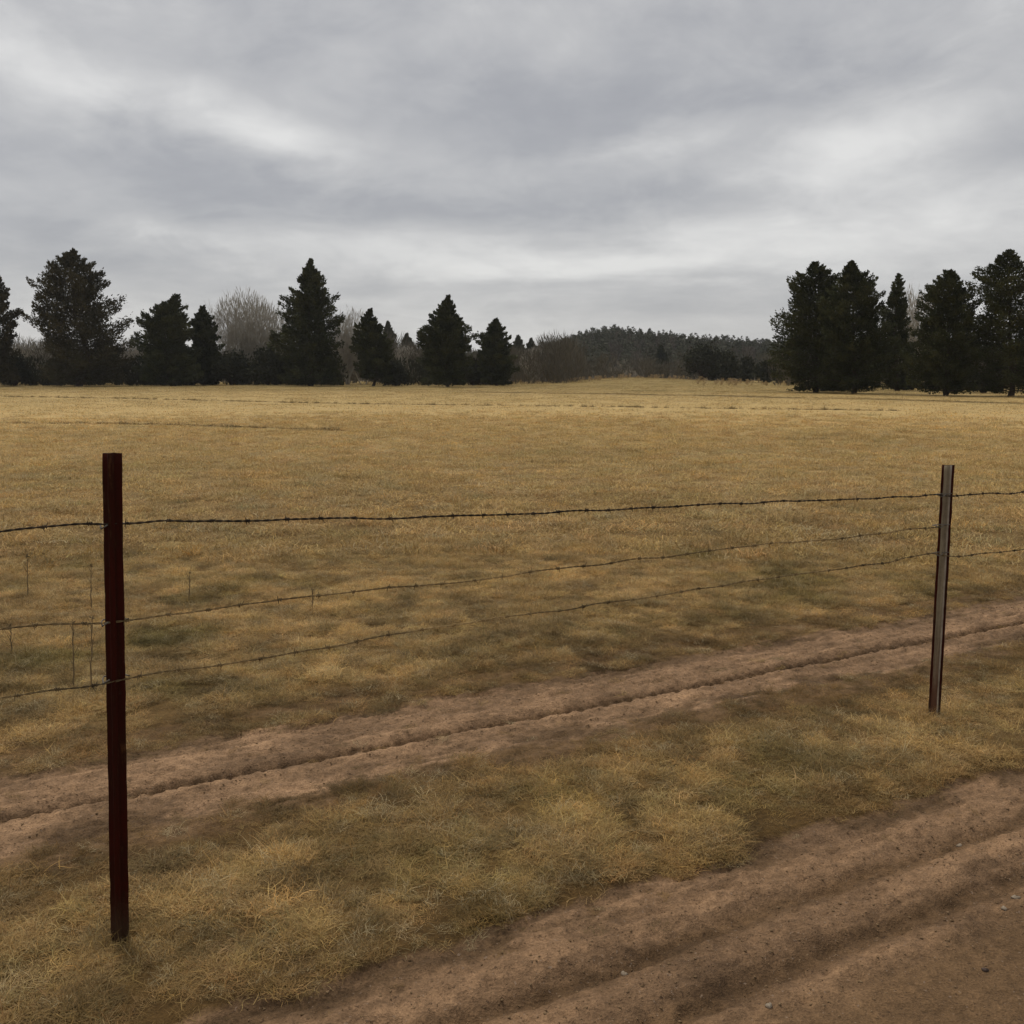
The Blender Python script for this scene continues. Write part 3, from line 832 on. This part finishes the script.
GL = 'conifers along the far left edge of the field'; GR = 'conifers of the dark right-hand grove'
conifer(-4, 386, 134, [(273, -5, -2), (285, -14, 6), (300, -20, 11), (315, -24, 18), (335, -26, 14), (360, -28, 15), (380, -26, 14)],
        'conifer cut off by the picture\'s left border, left of the broad tall one', 1, 1.0, .5, mat_=M_NEEDLE_R, group=GL)
conifer(76, 386, 134, [(249, 72, 77), (256, 58, 86), (266, 48, 92), (280, 42, 104), (300, 35, 112), (318, 33, 117), (335, 42, 121), (352, 48, 127), (368, 46, 128), (382, 48, 122)],
        'broadest and tallest conifer at the left, with an airy rounded top', 2, 1.5, .6, mat_=M_NEEDLE_R, group=GL)
conifer(176, 387, 134, [(295, 171, 181), (302, 161, 184), (314, 147, 187), (330, 141, 189), (350, 139, 192), (370, 141, 194), (383, 144, 192)],
        'dark blunt-topped conifer just left of the pale bare tree', 3, 1.1, .3, group=GL)
conifer(203, 387, 140, [(306, 200, 206), (316, 194, 211), (335, 190, 219), (360, 188, 222), (383, 190, 220)],
        'narrow dark conifer between the blunt-topped conifer and the pale bare tree', 4, .8, .2, group=GL)
conifer(311, 387, 132, [(259, 309, 313), (268, 303, 317), (280, 294, 324), (288, 297, 326), (296, 286, 334), (310, 282, 337), (330, 279, 339), (350, 277, 342), (370, 279, 342), (383, 282, 338)],
        'tall pointed conifer with a ragged spire, right of the pale bare tree', 5, 1.4, 0, group=GL)
conifer(373, 388, 130, [(309, 368, 373), (318, 362, 375), (328, 357, 383), (345, 355, 392), (362, 356, 396), (378, 359, 394)],
        'small conifer with a bare foot of trunk, right of the tall pointed one', 6, .8, .2, group=GL)
conifer(448, 388, 122, [(296, 446, 450), (306, 439, 456), (318, 430, 461), (330, 420, 470), (338, 418, 474), (350, 423, 471), (365, 424, 470), (380, 426, 468)],
        'dense cone-shaped conifer standing by itself in the middle of the tree line', 7, 1.2, .1, group=GL)
conifer(496, 386, 136, [(319, 494, 498), (328, 486, 504), (340, 481, 509), (355, 479, 514), (370, 480, 516), (382, 482, 514)],
        'small dark conifer right of the cone-shaped one, last of the left row', 8, .8, .2, group=GL)
for i, (a, b_, c_, lab) in enumerate([(388, 322, 215, 'slim pale conifer spire behind the small conifer with the bare foot'), (407, 334, 240, 'slim faint conifer spire left of the cone-shaped conifer'),
                         (432, 345, 230, 'short faint conifer half hidden behind the cone-shaped conifer'), (518, 336, 235, 'slim faint conifer right of the last conifer of the left row'),
                         (531, 339, 240, 'short faint conifer beside the bare trees at the foot of the hill'), (661, 346, 260, 'dark narrow conifer alone in front of the wooded hill')]):
    conifer(a, 380, c_, [(b_, a - 1, a + 1), (b_ + 8, a - 5, a + 5), (b_ + 20, a - 8, a + 8), (b_ + 34, a - 9, a + 9)], lab, 30 + i, .55, 0, group='slim conifers behind the tree line', mat_=M_WOODC if i != 5 else M_NEEDLE)
# right grove
conifer(815, 393, 84, [(262, 812, 818), (270, 803, 830), (282, 795, 838), (292, 787, 840), (306, 790, 845), (325, 782, 848), (345, 780, 850), (365, 782, 850), (388, 788, 844)],
        'leftmost conifer of the right-hand grove, ragged on its left side', 11, 1.4, .4, group=GR)
conifer(853, 394, 80, [(261, 850, 853), (268, 843, 861), (280, 838, 870), (295, 832, 876), (315, 826, 881), (335, 822, 884), (360, 822, 886), (389, 830, 880)],
        'pointed conifer touching the leftmost one of the right-hand grove', 12, 1.4, .1, group=GR)
conifer(898, 391, 92, [(274, 897, 900), (284, 892, 904), (298, 886, 906), (315, 882, 908), (340, 878, 912), (365, 878, 914), (388, 882, 910)],
        'slimmest conifer of the right-hand grove, left of the small bare tree', 13, .9, .1, group=GR)
conifer(948, 397, 74, [(270, 943, 954), (279, 936, 962), (290, 928, 967), (308, 924, 972), (330, 920, 977), (355, 916, 980), (376, 914, 978), (392, 922, 970)],
        'blunt conifer of the right-hand grove, right of the small bare tree', 14, 1.4, .2, group=GR)
conifer(1010, 398, 72, [(250, 1005, 1012), (257, 996, 1022), (268, 986, 1030), (283, 973, 1038), (298, 980, 1042), (315, 974, 1044), (335, 974, 1046), (360, 978, 1044), (390, 988, 1038)],
        'tallest conifer of the right-hand grove, cut by the picture\'s right border', 15, 1.4, .4, group=GR)
conifer(1052, 398, 76, [(285, 1049, 1054), (300, 1038, 1064), (320, 1030, 1072), (350, 1028, 1076), (380, 1030, 1074)],
        'conifer beyond the picture\'s right border, past the tallest of the grove', 16, 1.0, .3, group=GR) if False else None

def grow(P, Rr, p, d, L, rad, depth, r, spread, up, twl):
    k = 4; pts = [p]
    for i in range(k):
        d = d + r.normal(0, .12, 3) + np.array([0, 0, up * .08]); d /= np.linalg.norm(d)
        pts.append(pts[-1] + d * L / k)
    (P if depth > 1 else Rr).append((np.array(pts), np.linspace(rad, rad * .62, k + 1), 5 if depth > 2 else 3))
    if depth == 0: return
    n = r.integers(3, 6) if depth > 1 else r.integers(6, 10)
    for i in range(n):
        t = r.uniform(.35, 1.0); q = pts[min(int(t * k) + (1 if i == 0 else 0), k)]
        nd = d + r.normal(0, spread, 3) + np.array([0, 0, up * .3]); nd /= np.linalg.norm(nd)
        grow(P, Rr, q, nd, L * r.uniform(.5, .8), max(rad * r.uniform(.42, .6), twl), depth - 1, r, spread, up, twl)
def bare(px, D, top_py, label, seed, stems=3, depth=5, width=1.0, group='bare trees behind the conifers', base_py=None):
    r = np.random.default_rng(seed)
    X0 = float(at_depth(px, (top_py + 386) / 2, D)[0]); Y0 = D; z0 = float(height(np.array([X0]), np.array([Y0]))[0])
    Ht = at_depth(px, top_py, D)[2] - z0
    A = []; B = []
    for s_ in range(stems):
        a = s_ * 6.283 / stems + r.uniform(0, 1)
        d = np.array([math.cos(a) * .42, math.sin(a) * .42, 1.0]); d /= np.linalg.norm(d)
        grow(A, B, np.array([math.cos(a) * .2, math.sin(a) * .2, -.2]), d, Ht * .36, Ht * .012, depth, r, .50, .55, .024)
    mx = float(np.percentile([p[0][-1][2] for p in B], 99.2)); k = Ht / mx
    root = bpy.data.objects.new('bare_tree', None); COL.objects.link(root); root.location = (X0, Y0, z0)
    tag(root, label, 'tree', group)
    b = MB()
    for pts, rad, n in A: b.add(*tube(pts * np.array([k * width * .8, k * width * .8, k * .93]), rad, n))
    link('trunk', b.mesh('trunk', M_TWIG, False), root)
    nt_ = int(2600 + 900 * (depth - 4) * 3)
    q = r.normal(0, 1, (nt_, 3)); q /= np.linalg.norm(q, axis=1)[:, None]
    q *= (r.random(nt_) ** .45)[:, None]
    lob = .82 + .36 * vnoise(np.arctan2(q[:, 1], q[:, 0]) * 1.6, q[:, 2] * 2.2, seed)
    C3_ = np.stack([q[:, 0] * lob * .40 * Ht * width, q[:, 1] * lob * .40 * Ht * width, (.56 + q[:, 2] * lob * .44) * Ht], 1)
    C3_ = C3_[C3_[:, 2] > .12 * Ht]
    dv = C3_ - np.array([0, 0, .12 * Ht]); dv /= np.linalg.norm(dv, axis=1)[:, None]
    dv = dv + np.array([0, 0, .35]) + r.normal(0, .28, dv.shape)
    m_ = len(C3_)
    V4, Q4 = sprigs(C3_, dv, Ht * .085 * r.uniform(.5, 1.5, m_), .00042 * D * r.uniform(.6, 1.5, m_), r)
    link('crown', mesh_np('crown', V4, Q4, M_TWIG), root)
bare(242, 150, 291, 'large pale grey bare tree with a wide rounded crown behind the left conifers', 1, 7, 5, .95)
bare(263, 155, 300, 'pale grey bare tree touching the right side of the large wide bare tree', 2, 5, 5, .95)
bare(347, 148, 310, 'pale bare tree close behind the right side of the tall pointed conifer', 3, 5, 5, .9)
bare(62, 160, 333, 'low bare tree behind the left side of the broad tall conifer', 4, 3, 4, 1.2)
bare(30, 158, 338, 'low bare tree in the gap left of the broad tall conifer', 5, 3, 4, 1.2)
bare(131, 155, 340, 'low bare tree in the gap right of the broad tall conifer', 6, 3, 4, 1.1)
bare(363, 150, 322, 'smaller bare tree just left of the small conifer with the bare foot', 7, 2, 4, 1.0)
bare(404, 165, 345, 'low bare tree between the small conifer and the cone-shaped conifer', 8, 3, 4, 1.1)
bare(535, 175, 345, 'low bare tree right of the last conifer of the left row', 9, 3, 4, 1.1)
bare(553, 185, 348, 'low bare tree at the foot of the wooded hill, left of the golden rise', 10, 3, 4, 1.1)
bare(912, 100, 289, 'small pale bare tree in the gap of the right-hand grove', 11, 3, 5, .75, 'bare tree inside the right-hand grove')

# dark evergreen shrubs
def shrub(px, D, top_py, halfw, label, seed, group, mat_=None):
    r = np.random.default_rng(seed)
    X0 = float(at_depth(px, 370, D)[0]); z0 = float(height(np.array([X0]), np.array([D]))[0])
    Ht = at_depth(px, top_py, D)[2] - z0; W = halfw * D / F
    root = bpy.data.objects.new('evergreen_shrub', None); COL.objects.link(root); root.location = (X0, D, z0)
    tag(root, label, 'shrub', group)
    b = MB()
    Cs = []; Ds = []
    nl = 34
    for i in range(nl):
        a = i * 2.4; e = r.uniform(.15, 1.35); rad = r.uniform(.65, 1.05)
        c = np.array([math.cos(a) * math.cos(e) * W * .85 * rad, math.sin(a) * math.cos(e) * W * .85 * rad, Ht * (.10 + .80 * math.sin(e) * rad)])
        b.add(*tube([np.array([0, 0, -.1]), c * np.array([.4, .4, .55]), c], [.07, .04, .015], 4))
        n = 120
        g = r.normal(0, 1, (n, 3)) * np.array([W * .20, W * .20, Ht * .10])
        Cs.append(c + g); Ds.append(g / W + r.normal(0, .5, (n, 3)) + np.array([0, 0, .4]))
    Cc = np.concatenate(Cs); Dd = np.concatenate(Ds); k = Cc[:, 2] > .05; Cc, Dd = Cc[k], Dd[k]
    Ll = .0030 * D * r.uniform(.6, 1.3, len(Cc))
    V4, Q4 = sprigs(Cc, Dd, Ll, Ll * .55, r)
    link('stems', b.mesh('stems', M_BARK, True), root)
    link('foliage', mesh_np('foliage', V4, Q4, mat_ or M_SHRUB, False, {'bv': ('FLOAT', np.repeat(r.random(len(Cc)), 4))}), root)
GS = 'dark evergreen shrubs under the left tree line'
for a in [(232, 140, 352, 22, 'dark shrub under the large pale bare tree'), (268, 138, 346, 18, 'dark shrub just left of the tall pointed conifer'),
          (292, 139, 352, 14, 'dark shrub at the left foot of the tall pointed conifer'), (14, 139, 352, 16, 'dark shrub at the foot of the conifer cut by the left border'),
          (395, 133, 362, 14, 'dark shrub at the right foot of the small bare-footed conifer'), (473, 138, 360, 9, 'dark shrub between the cone-shaped conifer and the last small one')]:
    shrub(*a[:4], a[4], int(a[0]), GS)
GC = 'dark round trees in front of the wooded hill'
shrub(703, 172, 347, 20, 'dark round evergreen at the golden rise, left one of a touching pair', 701, GC)
shrub(724, 170, 351, 16, 'dark round evergreen at the golden rise, right one of a touching pair', 702, GC)
shrub(746, 176, 358, 9, 'small dark evergreen bush right of the touching round pair', 703, GC)
shrub(768, 150, 362, 14, 'brownish evergreen bush left of the right-hand grove', 704, GC)
GG = 'dark shrubs inside the right-hand grove'
for a in [(842, 90, 374, 20, 'dark shrub between the first two trunks of the right-hand grove'), (905, 98, 374, 14, 'dark shrub under the small bare tree of the right-hand grove'),
          (985, 82, 372, 16, 'dark shrub between the blunt and the tallest conifer of the grove')]:
    shrub(*a[:4], a[4], int(a[0]) + 9, GG)

# brush thicket behind the tree line and the far wood on the hill: masses nobody could count
def brush_mass(name, pts, h, mat_, seed, per=130, w=.05):
    r = np.random.default_rng(seed); Cs = []; Ds = []; Ls = []; Ws = []
    for (x, y), hh in zip(pts, h):
        z0 = float(height(np.array([x]), np.array([y]))[0])
        t = r.random(per) ** .8; a = r.uniform(0, 6.283, per)
        rad = hh * .30 * np.sqrt(r.random(per)) * (.35 + .9 * np.sin(np.clip(t, 0, 1) * 2.6))
        Cs.append(np.stack([x + rad * np.cos(a), y + rad * np.sin(a), z0 + t * hh * .92], 1))
        Ds.append(np.stack([np.cos(a) * .35, np.sin(a) * .35, np.ones(per)], 1) + r.normal(0, .25, (per, 3)))
        Ls.append(r.uniform(.5, 1.2, per) * hh * .22); Ws.append(r.uniform(.5, 1.4, per) * w)
    Cc = np.concatenate(Cs); V4, Q4 = sprigs(Cc, np.concatenate(Ds), np.concatenate(Ls), np.concatenate(Ws), r)
    return tag(link(name, mesh_np(name, V4, Q4, mat_, False, {'bv': ('FLOAT', np.repeat(r.random(len(Cc)), 4))})), kind='stuff')
r = np.random.default_rng(99)
n = 620
px = r.uniform(-120, 575, n); D = r.uniform(150, 215, n); pts = np.stack([(px - 512) * D / F, D], 1)
hh = np.array([4.8 + 4.0 * float(vnoise(np.array([p / 23.]), np.array([1.]), 5)[0]) for p in px]) * r.uniform(.65, 1.15, n)
brush_mass('brushwood', pts, hh, M_BRUSH, 1, 170, .10)
n = 200
px = np.concatenate([r.uniform(-100, 350, n), r.uniform(385, 508, 45)]); D = r.uniform(139, 152, len(px)); pts = np.stack([(px - 512) * D / F, D], 1)
brush_mass('undergrowth', pts, r.uniform(1.4, 4.4, len(px)), M_SHRUB, 2, 150, .20)
n = 130
px = r.uniform(775, 1100, n); D = r.uniform(112, 170, n); pts = np.stack([(px - 512) * D / F, D], 1)
brush_mass('grove_brushwood', pts, r.uniform(2.2, 5.0, n), M_BRUSH, 3, 170, .10)
n = 130
px = r.uniform(545, 790, n); D = r.uniform(195, 235, n); pts = np.stack([(px - 512) * D / F, D], 1)
brush_mass('hill_foot_brushwood', pts, r.uniform(2.5, 6.5, n), M_BRUSH, 4, 120, .12)
# dry pale reeds along the foot of the wood
n = 330
px = np.concatenate([r.uniform(390, 690, n // 2), r.uniform(690, 1050, n // 2)]); D = np.concatenate([r.uniform(150, 190, n // 2), r.uniform(118, 140, n // 2)])
pts = np.stack([(px - 512) * D / F, D], 1)
M_REED = varied('dry_reeds', (.30, .215, .11), (.44, .33, .18), .3, .95, oi=True)
brush_mass('dry_reeds', pts, r.uniform(.3, .9, n), M_REED, 5, 60, .07)

def wood(name, n, conif, seed, mat_):
    r = np.random.default_rng(seed)
    Y = 240 + 300 * np.sqrt(r.random(n)); X = r.uniform(-.62, .62, n) * Y
    Cs = []; Ds = []; Ls = []; Ws = []
    Z = height(X, Y)
    for x, y, z0 in zip(X, Y, Z):
        hh = r.uniform(6, 9.0) if conif else r.uniform(4.5, 7.5)
        per = 120
        t = r.random(per) ** 1.2; a = r.uniform(0, 6.283, per)
        if conif:
            rad = hh * .30 * (1 - t) ** .65 * np.sqrt(r.uniform(.2, 1.1, per)); ds = np.stack([np.cos(a), np.sin(a), r.normal(.2, .5, per)], 1); w = .42; l = 1.2
        else:
            rad = hh * .30 * np.sqrt(r.random(per)) * np.sin(.3 + t * 2.4); ds = np.stack([np.cos(a) * .4, np.sin(a) * .4, np.ones(per)], 1) + r.normal(0, .3, (per, 3)); w = .22; l = 1.5
        Cs.append(np.stack([x + rad * np.cos(a), y + rad * np.sin(a), z0 + .2 + t * hh * .97], 1)); Ds.append(ds)
        Ls.append(r.uniform(.6, 1.3, per) * l); Ws.append(r.uniform(.6, 1.3, per) * w)
    Cc = np.concatenate(Cs); V4, Q4 = sprigs(Cc, np.concatenate(Ds), np.concatenate(Ls), np.concatenate(Ws), r)
    return tag(link(name, mesh_np(name, V4, Q4, mat_, False, {'bv': ('FLOAT', np.repeat(np.repeat(r.random(n), 120), 4))})), kind='stuff')
wood('conifer_woods', 4200, True, 1, M_WOODC)
wood('bare_woods', 2600, False, 2, M_WOODB)

# ------------------------------------------------------------------ sky
SUN_EL, SUN_AZ = math.radians(60), math.radians(-35)      # azimuth from +Y towards +X
w = bpy.data.worlds.new('World'); S.world = w; w.use_nodes = True
nt = NT(w.node_tree); bg = w.node_tree.nodes['Background']
tc = nt.new('ShaderNodeTexCoord').outputs['Generated']
sky = nt.new('ShaderNodeTexSky'); sky.sky_type = 'NISHITA'; sky.sun_disc = False
sky.sun_elevation = SUN_EL; sky.sun_rotation = SUN_AZ
sp = nt.new('ShaderNodeSeparateXYZ'); nt.l.new(tc, sp.inputs[0])
X_, Y_, Z_ = sp.outputs
zc = nt.m('MAXIMUM', Z_, 0.0)
# cloud deck: the direction meets a gently curved layer overhead
inv = nt.m('DIVIDE', 1.0, nt.m('ADD', zc, .24))
cb = nt.new('ShaderNodeCombineXYZ')
nt.l.new(nt.m('MULTIPLY', X_, inv), cb.inputs[0]); nt.l.new(nt.m('MULTIPLY', Y_, inv), cb.inputs[1])
deck = cb.outputs[0]
rotm = nt.new('ShaderNodeMapping'); rotm.inputs['Rotation'].default_value = (0, 0, math.radians(14)); rotm.inputs['Scale'].default_value = (.62, 1.15, 1)
nt.l.new(deck, rotm.inputs[0]); deck_r = rotm.outputs[0]
big = nt.noise(deck_r, .95, 5, .52, .35); med = nt.noise(nt.vm('ADD', deck_r, (4.7, 1.3, 0)), 2.3, 6, .55, .25); fine = nt.noise(deck_r, 6.0, 5, .6)
az = nt.m('ARCTAN2', X_, Y_); el = nt.m('ARCSINE', Z_)
wz = nt.m('MULTIPLY', nt.m('SUBTRACT', nt.noise(nt.vm('ADD', deck_r, (1.1, 7.7, 0)), 1.7, 4, .55), .5), .14)
we = nt.m('MULTIPLY', nt.m('SUBTRACT', nt.noise(nt.vm('ADD', deck_r, (8.1, 2.7, 0)), 2.1, 4, .55), .5), .055)
# lumps of the cloud base, seen at the angle they subtend
cb2 = nt.new('ShaderNodeCombineXYZ')
nt.l.new(az, cb2.inputs[0]); nt.l.new(nt.m('MULTIPLY', nt.m('SQRT', nt.m('MAXIMUM', el, 0.0)), 1.9), cb2.inputs[1])
lump1 = nt.noise(cb2.outputs[0], 4.2, 8, .54, .5)
lump2 = nt.noise(nt.vm('ADD', cb2.outputs[0], (3.1, 5.2, .7)), 9.0, 8, .58, .5)
lump3 = nt.noise(nt.vm('ADD', cb2.outputs[0], (7.7, 1.2, 2.7)), 19.0, 6, .55, .6)
azw = nt.m('ADD', az, nt.m('ADD', wz, nt.m('MULTIPLY', nt.m('SUBTRACT', lump2, .5), .10)))
elw = nt.m('ADD', el, nt.m('ADD', we, nt.m('MULTIPLY', nt.m('SUBTRACT', lump1, .5), .05)))
def blob(px, py, rx, ry, ang, amp):
    d = ray(px, py); a0 = math.atan2(d[0], d[1]); e0 = math.atan2(d[2], math.hypot(d[0], d[1]))
    ca, sa = math.cos(ang), math.sin(ang)
    dx = nt.m('SUBTRACT', azw, a0); dy = nt.m('SUBTRACT', elw, e0)
    p = nt.m('MULTIPLY', nt.m('ADD', nt.m('MULTIPLY', dx, ca), nt.m('MULTIPLY', dy, sa)), F / rx)
    q = nt.m('MULTIPLY', nt.m('SUBTRACT', nt.m('MULTIPLY', dy, ca), nt.m('MULTIPLY', dx, sa)), F / ry)
    g = nt.m('POWER', 2.718, nt.m('MULTIPLY', nt.m('ADD', nt.m('MULTIPLY', p, p), nt.m('MULTIPLY', q, q)), -1.0))
    return nt.m('MULTIPLY', g, amp)
R_ = math.radians
blobs = [(120, 92, 180, 24, R_(-11), .23), (300, 140, 90, 26, R_(-18), .16), (840, 150, 140, 30, R_(5), .30), (650, 146, 110, 16, R_(8), .24),
         (690, 258, 300, 22, R_(3), .42), (330, 238, 160, 18, R_(0), .24), (170, 236, 120, 12, R_(-12), .12), (960, 190, 150, 20, R_(0), .12), (600, 325, 700, 38, 0, .15), (280, 285, 320, 18, R_(-2), -.16), (760, 300, 220, 13, R_(2), -.14), (90, 222, 150, 22, R_(-4), -.16), (60, 40, 160, 26, R_(-8), .12), (980, 60, 90, 40, R_(10), .10), (490, 45, 170, 26, R_(-10), .08),
         (560, 112, 170, 46, R_(-6), -.26), (860, 70, 260, 55, R_(-4), -.16), (250, 190, 260, 30, R_(-3), -.2), (120, 150, 180, 18, R_(-4), -.12), (60, 250, 130, 26, R_(-6), -.12), (260, 60, 160, 24, R_(-6), -.06),
         (420, 225, 160, 22, 0, -.06), (560, 208, 240, 18, R_(2), -.16), (980, 232, 160, 18, R_(3), -.08), (640, 292, 220, 12, 0, -.05)]
tot = None
for b_ in blobs:
    g = blob(*b_); tot = g if tot is None else nt.m('ADD', tot, g)
val = nt.m('ADD', .57, nt.m('MULTIPLY', tot, 1.0))
val = nt.m('ADD', val, nt.m('MULTIPLY', nt.m('SUBTRACT', lump1, .5), .56))
val = nt.m('ADD', val, nt.m('MULTIPLY', nt.m('SUBTRACT', lump3, .5), .20))
val = nt.m('ADD', val, nt.m('MULTIPLY', nt.m('SUBTRACT', lump2, .5), .52))
val = nt.m('ADD', val, nt.m('ADD', nt.m('MULTIPLY', nt.m('SUBTRACT', fine, .5), .06), nt.m('MULTIPLY', nt.m('SUBTRACT', big, .5), .20)))
CL = 10.0 / 1.275   # cloud radiance is written for Background strength 0.1
def cl(r, g, b): return C3(r, g, b)
crgb = nt.ramp(val, [(.10, cl(.330, .335, .362)), (.36, cl(.405, .408, .428)), (.60, cl(.530, .528, .533)), (.92, cl(.770, .763, .748))])
crgb = nt.vm('SCALE', crgb, None, CL)
horizon_warm = nt.mr(el, .0, .16, 1.0, 0.0)
crgb = nt.mix(nt.m('MULTIPLY', horizon_warm, .22), crgb, cl(4.9, 4.75, 4.5))
fin = nt.mix(.95, sky.outputs[0], crgb)
nt.l.new(fin, bg.inputs[0]); bg.inputs[1].default_value = .1

sun = bpy.data.lights.new('sun', 'SUN'); sun.energy = 1.5; sun.angle = math.radians(18); sun.color = (1.0, .93, .82)
so = bpy.data.objects.new('sun', sun); COL.objects.link(so)
so.rotation_euler = (math.radians(90) - SUN_EL, 0, math.pi - SUN_AZ if False else -SUN_AZ + math.pi)

# ------------------------------------------------------------------ haze: thin damp air over the whole valley
hx, hy0, hy1, hz0, hz1 = 700.0, -120.0, 900.0, -6.0, 40.0
hv = [(x, y, z) for z in (hz0, hz1) for y in (hy0, hy1) for x in (-hx, hx)]
hq = [(0, 2, 3, 1), (4, 5, 7, 6), (0, 1, 5, 4), (2, 6, 7, 3), (0, 4, 6, 2), (1, 3, 7, 5)]
hm = bpy.data.materials.new('thin_haze'); hm.use_nodes = True
hm.node_tree.nodes.remove(hm.node_tree.nodes['Principled BSDF'])
pv = hm.node_tree.nodes.new('ShaderNodeVolumePrincipled'); pv.inputs['Color'].default_value = (.90, .92, .95, 1); pv.inputs['Density'].default_value = .00016
hm.node_tree.links.new(pv.outputs[0], hm.node_tree.nodes['Material Output'].inputs['Volume'])
tag(link('haze', mesh_np('haze', hv, np.array(hq), hm)), kind='stuff')

# ------------------------------------------------------------------ camera
cam = bpy.data.cameras.new('camera'); co = bpy.data.objects.new('camera', cam); COL.objects.link(co)
co.location = (0, 0, H); co.rotation_euler = (math.radians(90) - PITCH, 0, 0)
cam.sensor_width = 36; cam.sensor_fit = 'HORIZONTAL'; cam.lens = 36 * F / 1024; cam.clip_end = 5000; cam.clip_start = .05
S.camera = co
S.view_settings.view_transform = 'Standard'; S.view_settings.look = 'None'; S.view_settings.exposure = .35; S.view_settings.gamma = 1
S.cycles.max_bounces = 6; S.cycles.diffuse_bounces = 3; S.cycles.transparent_max_bounces = 4
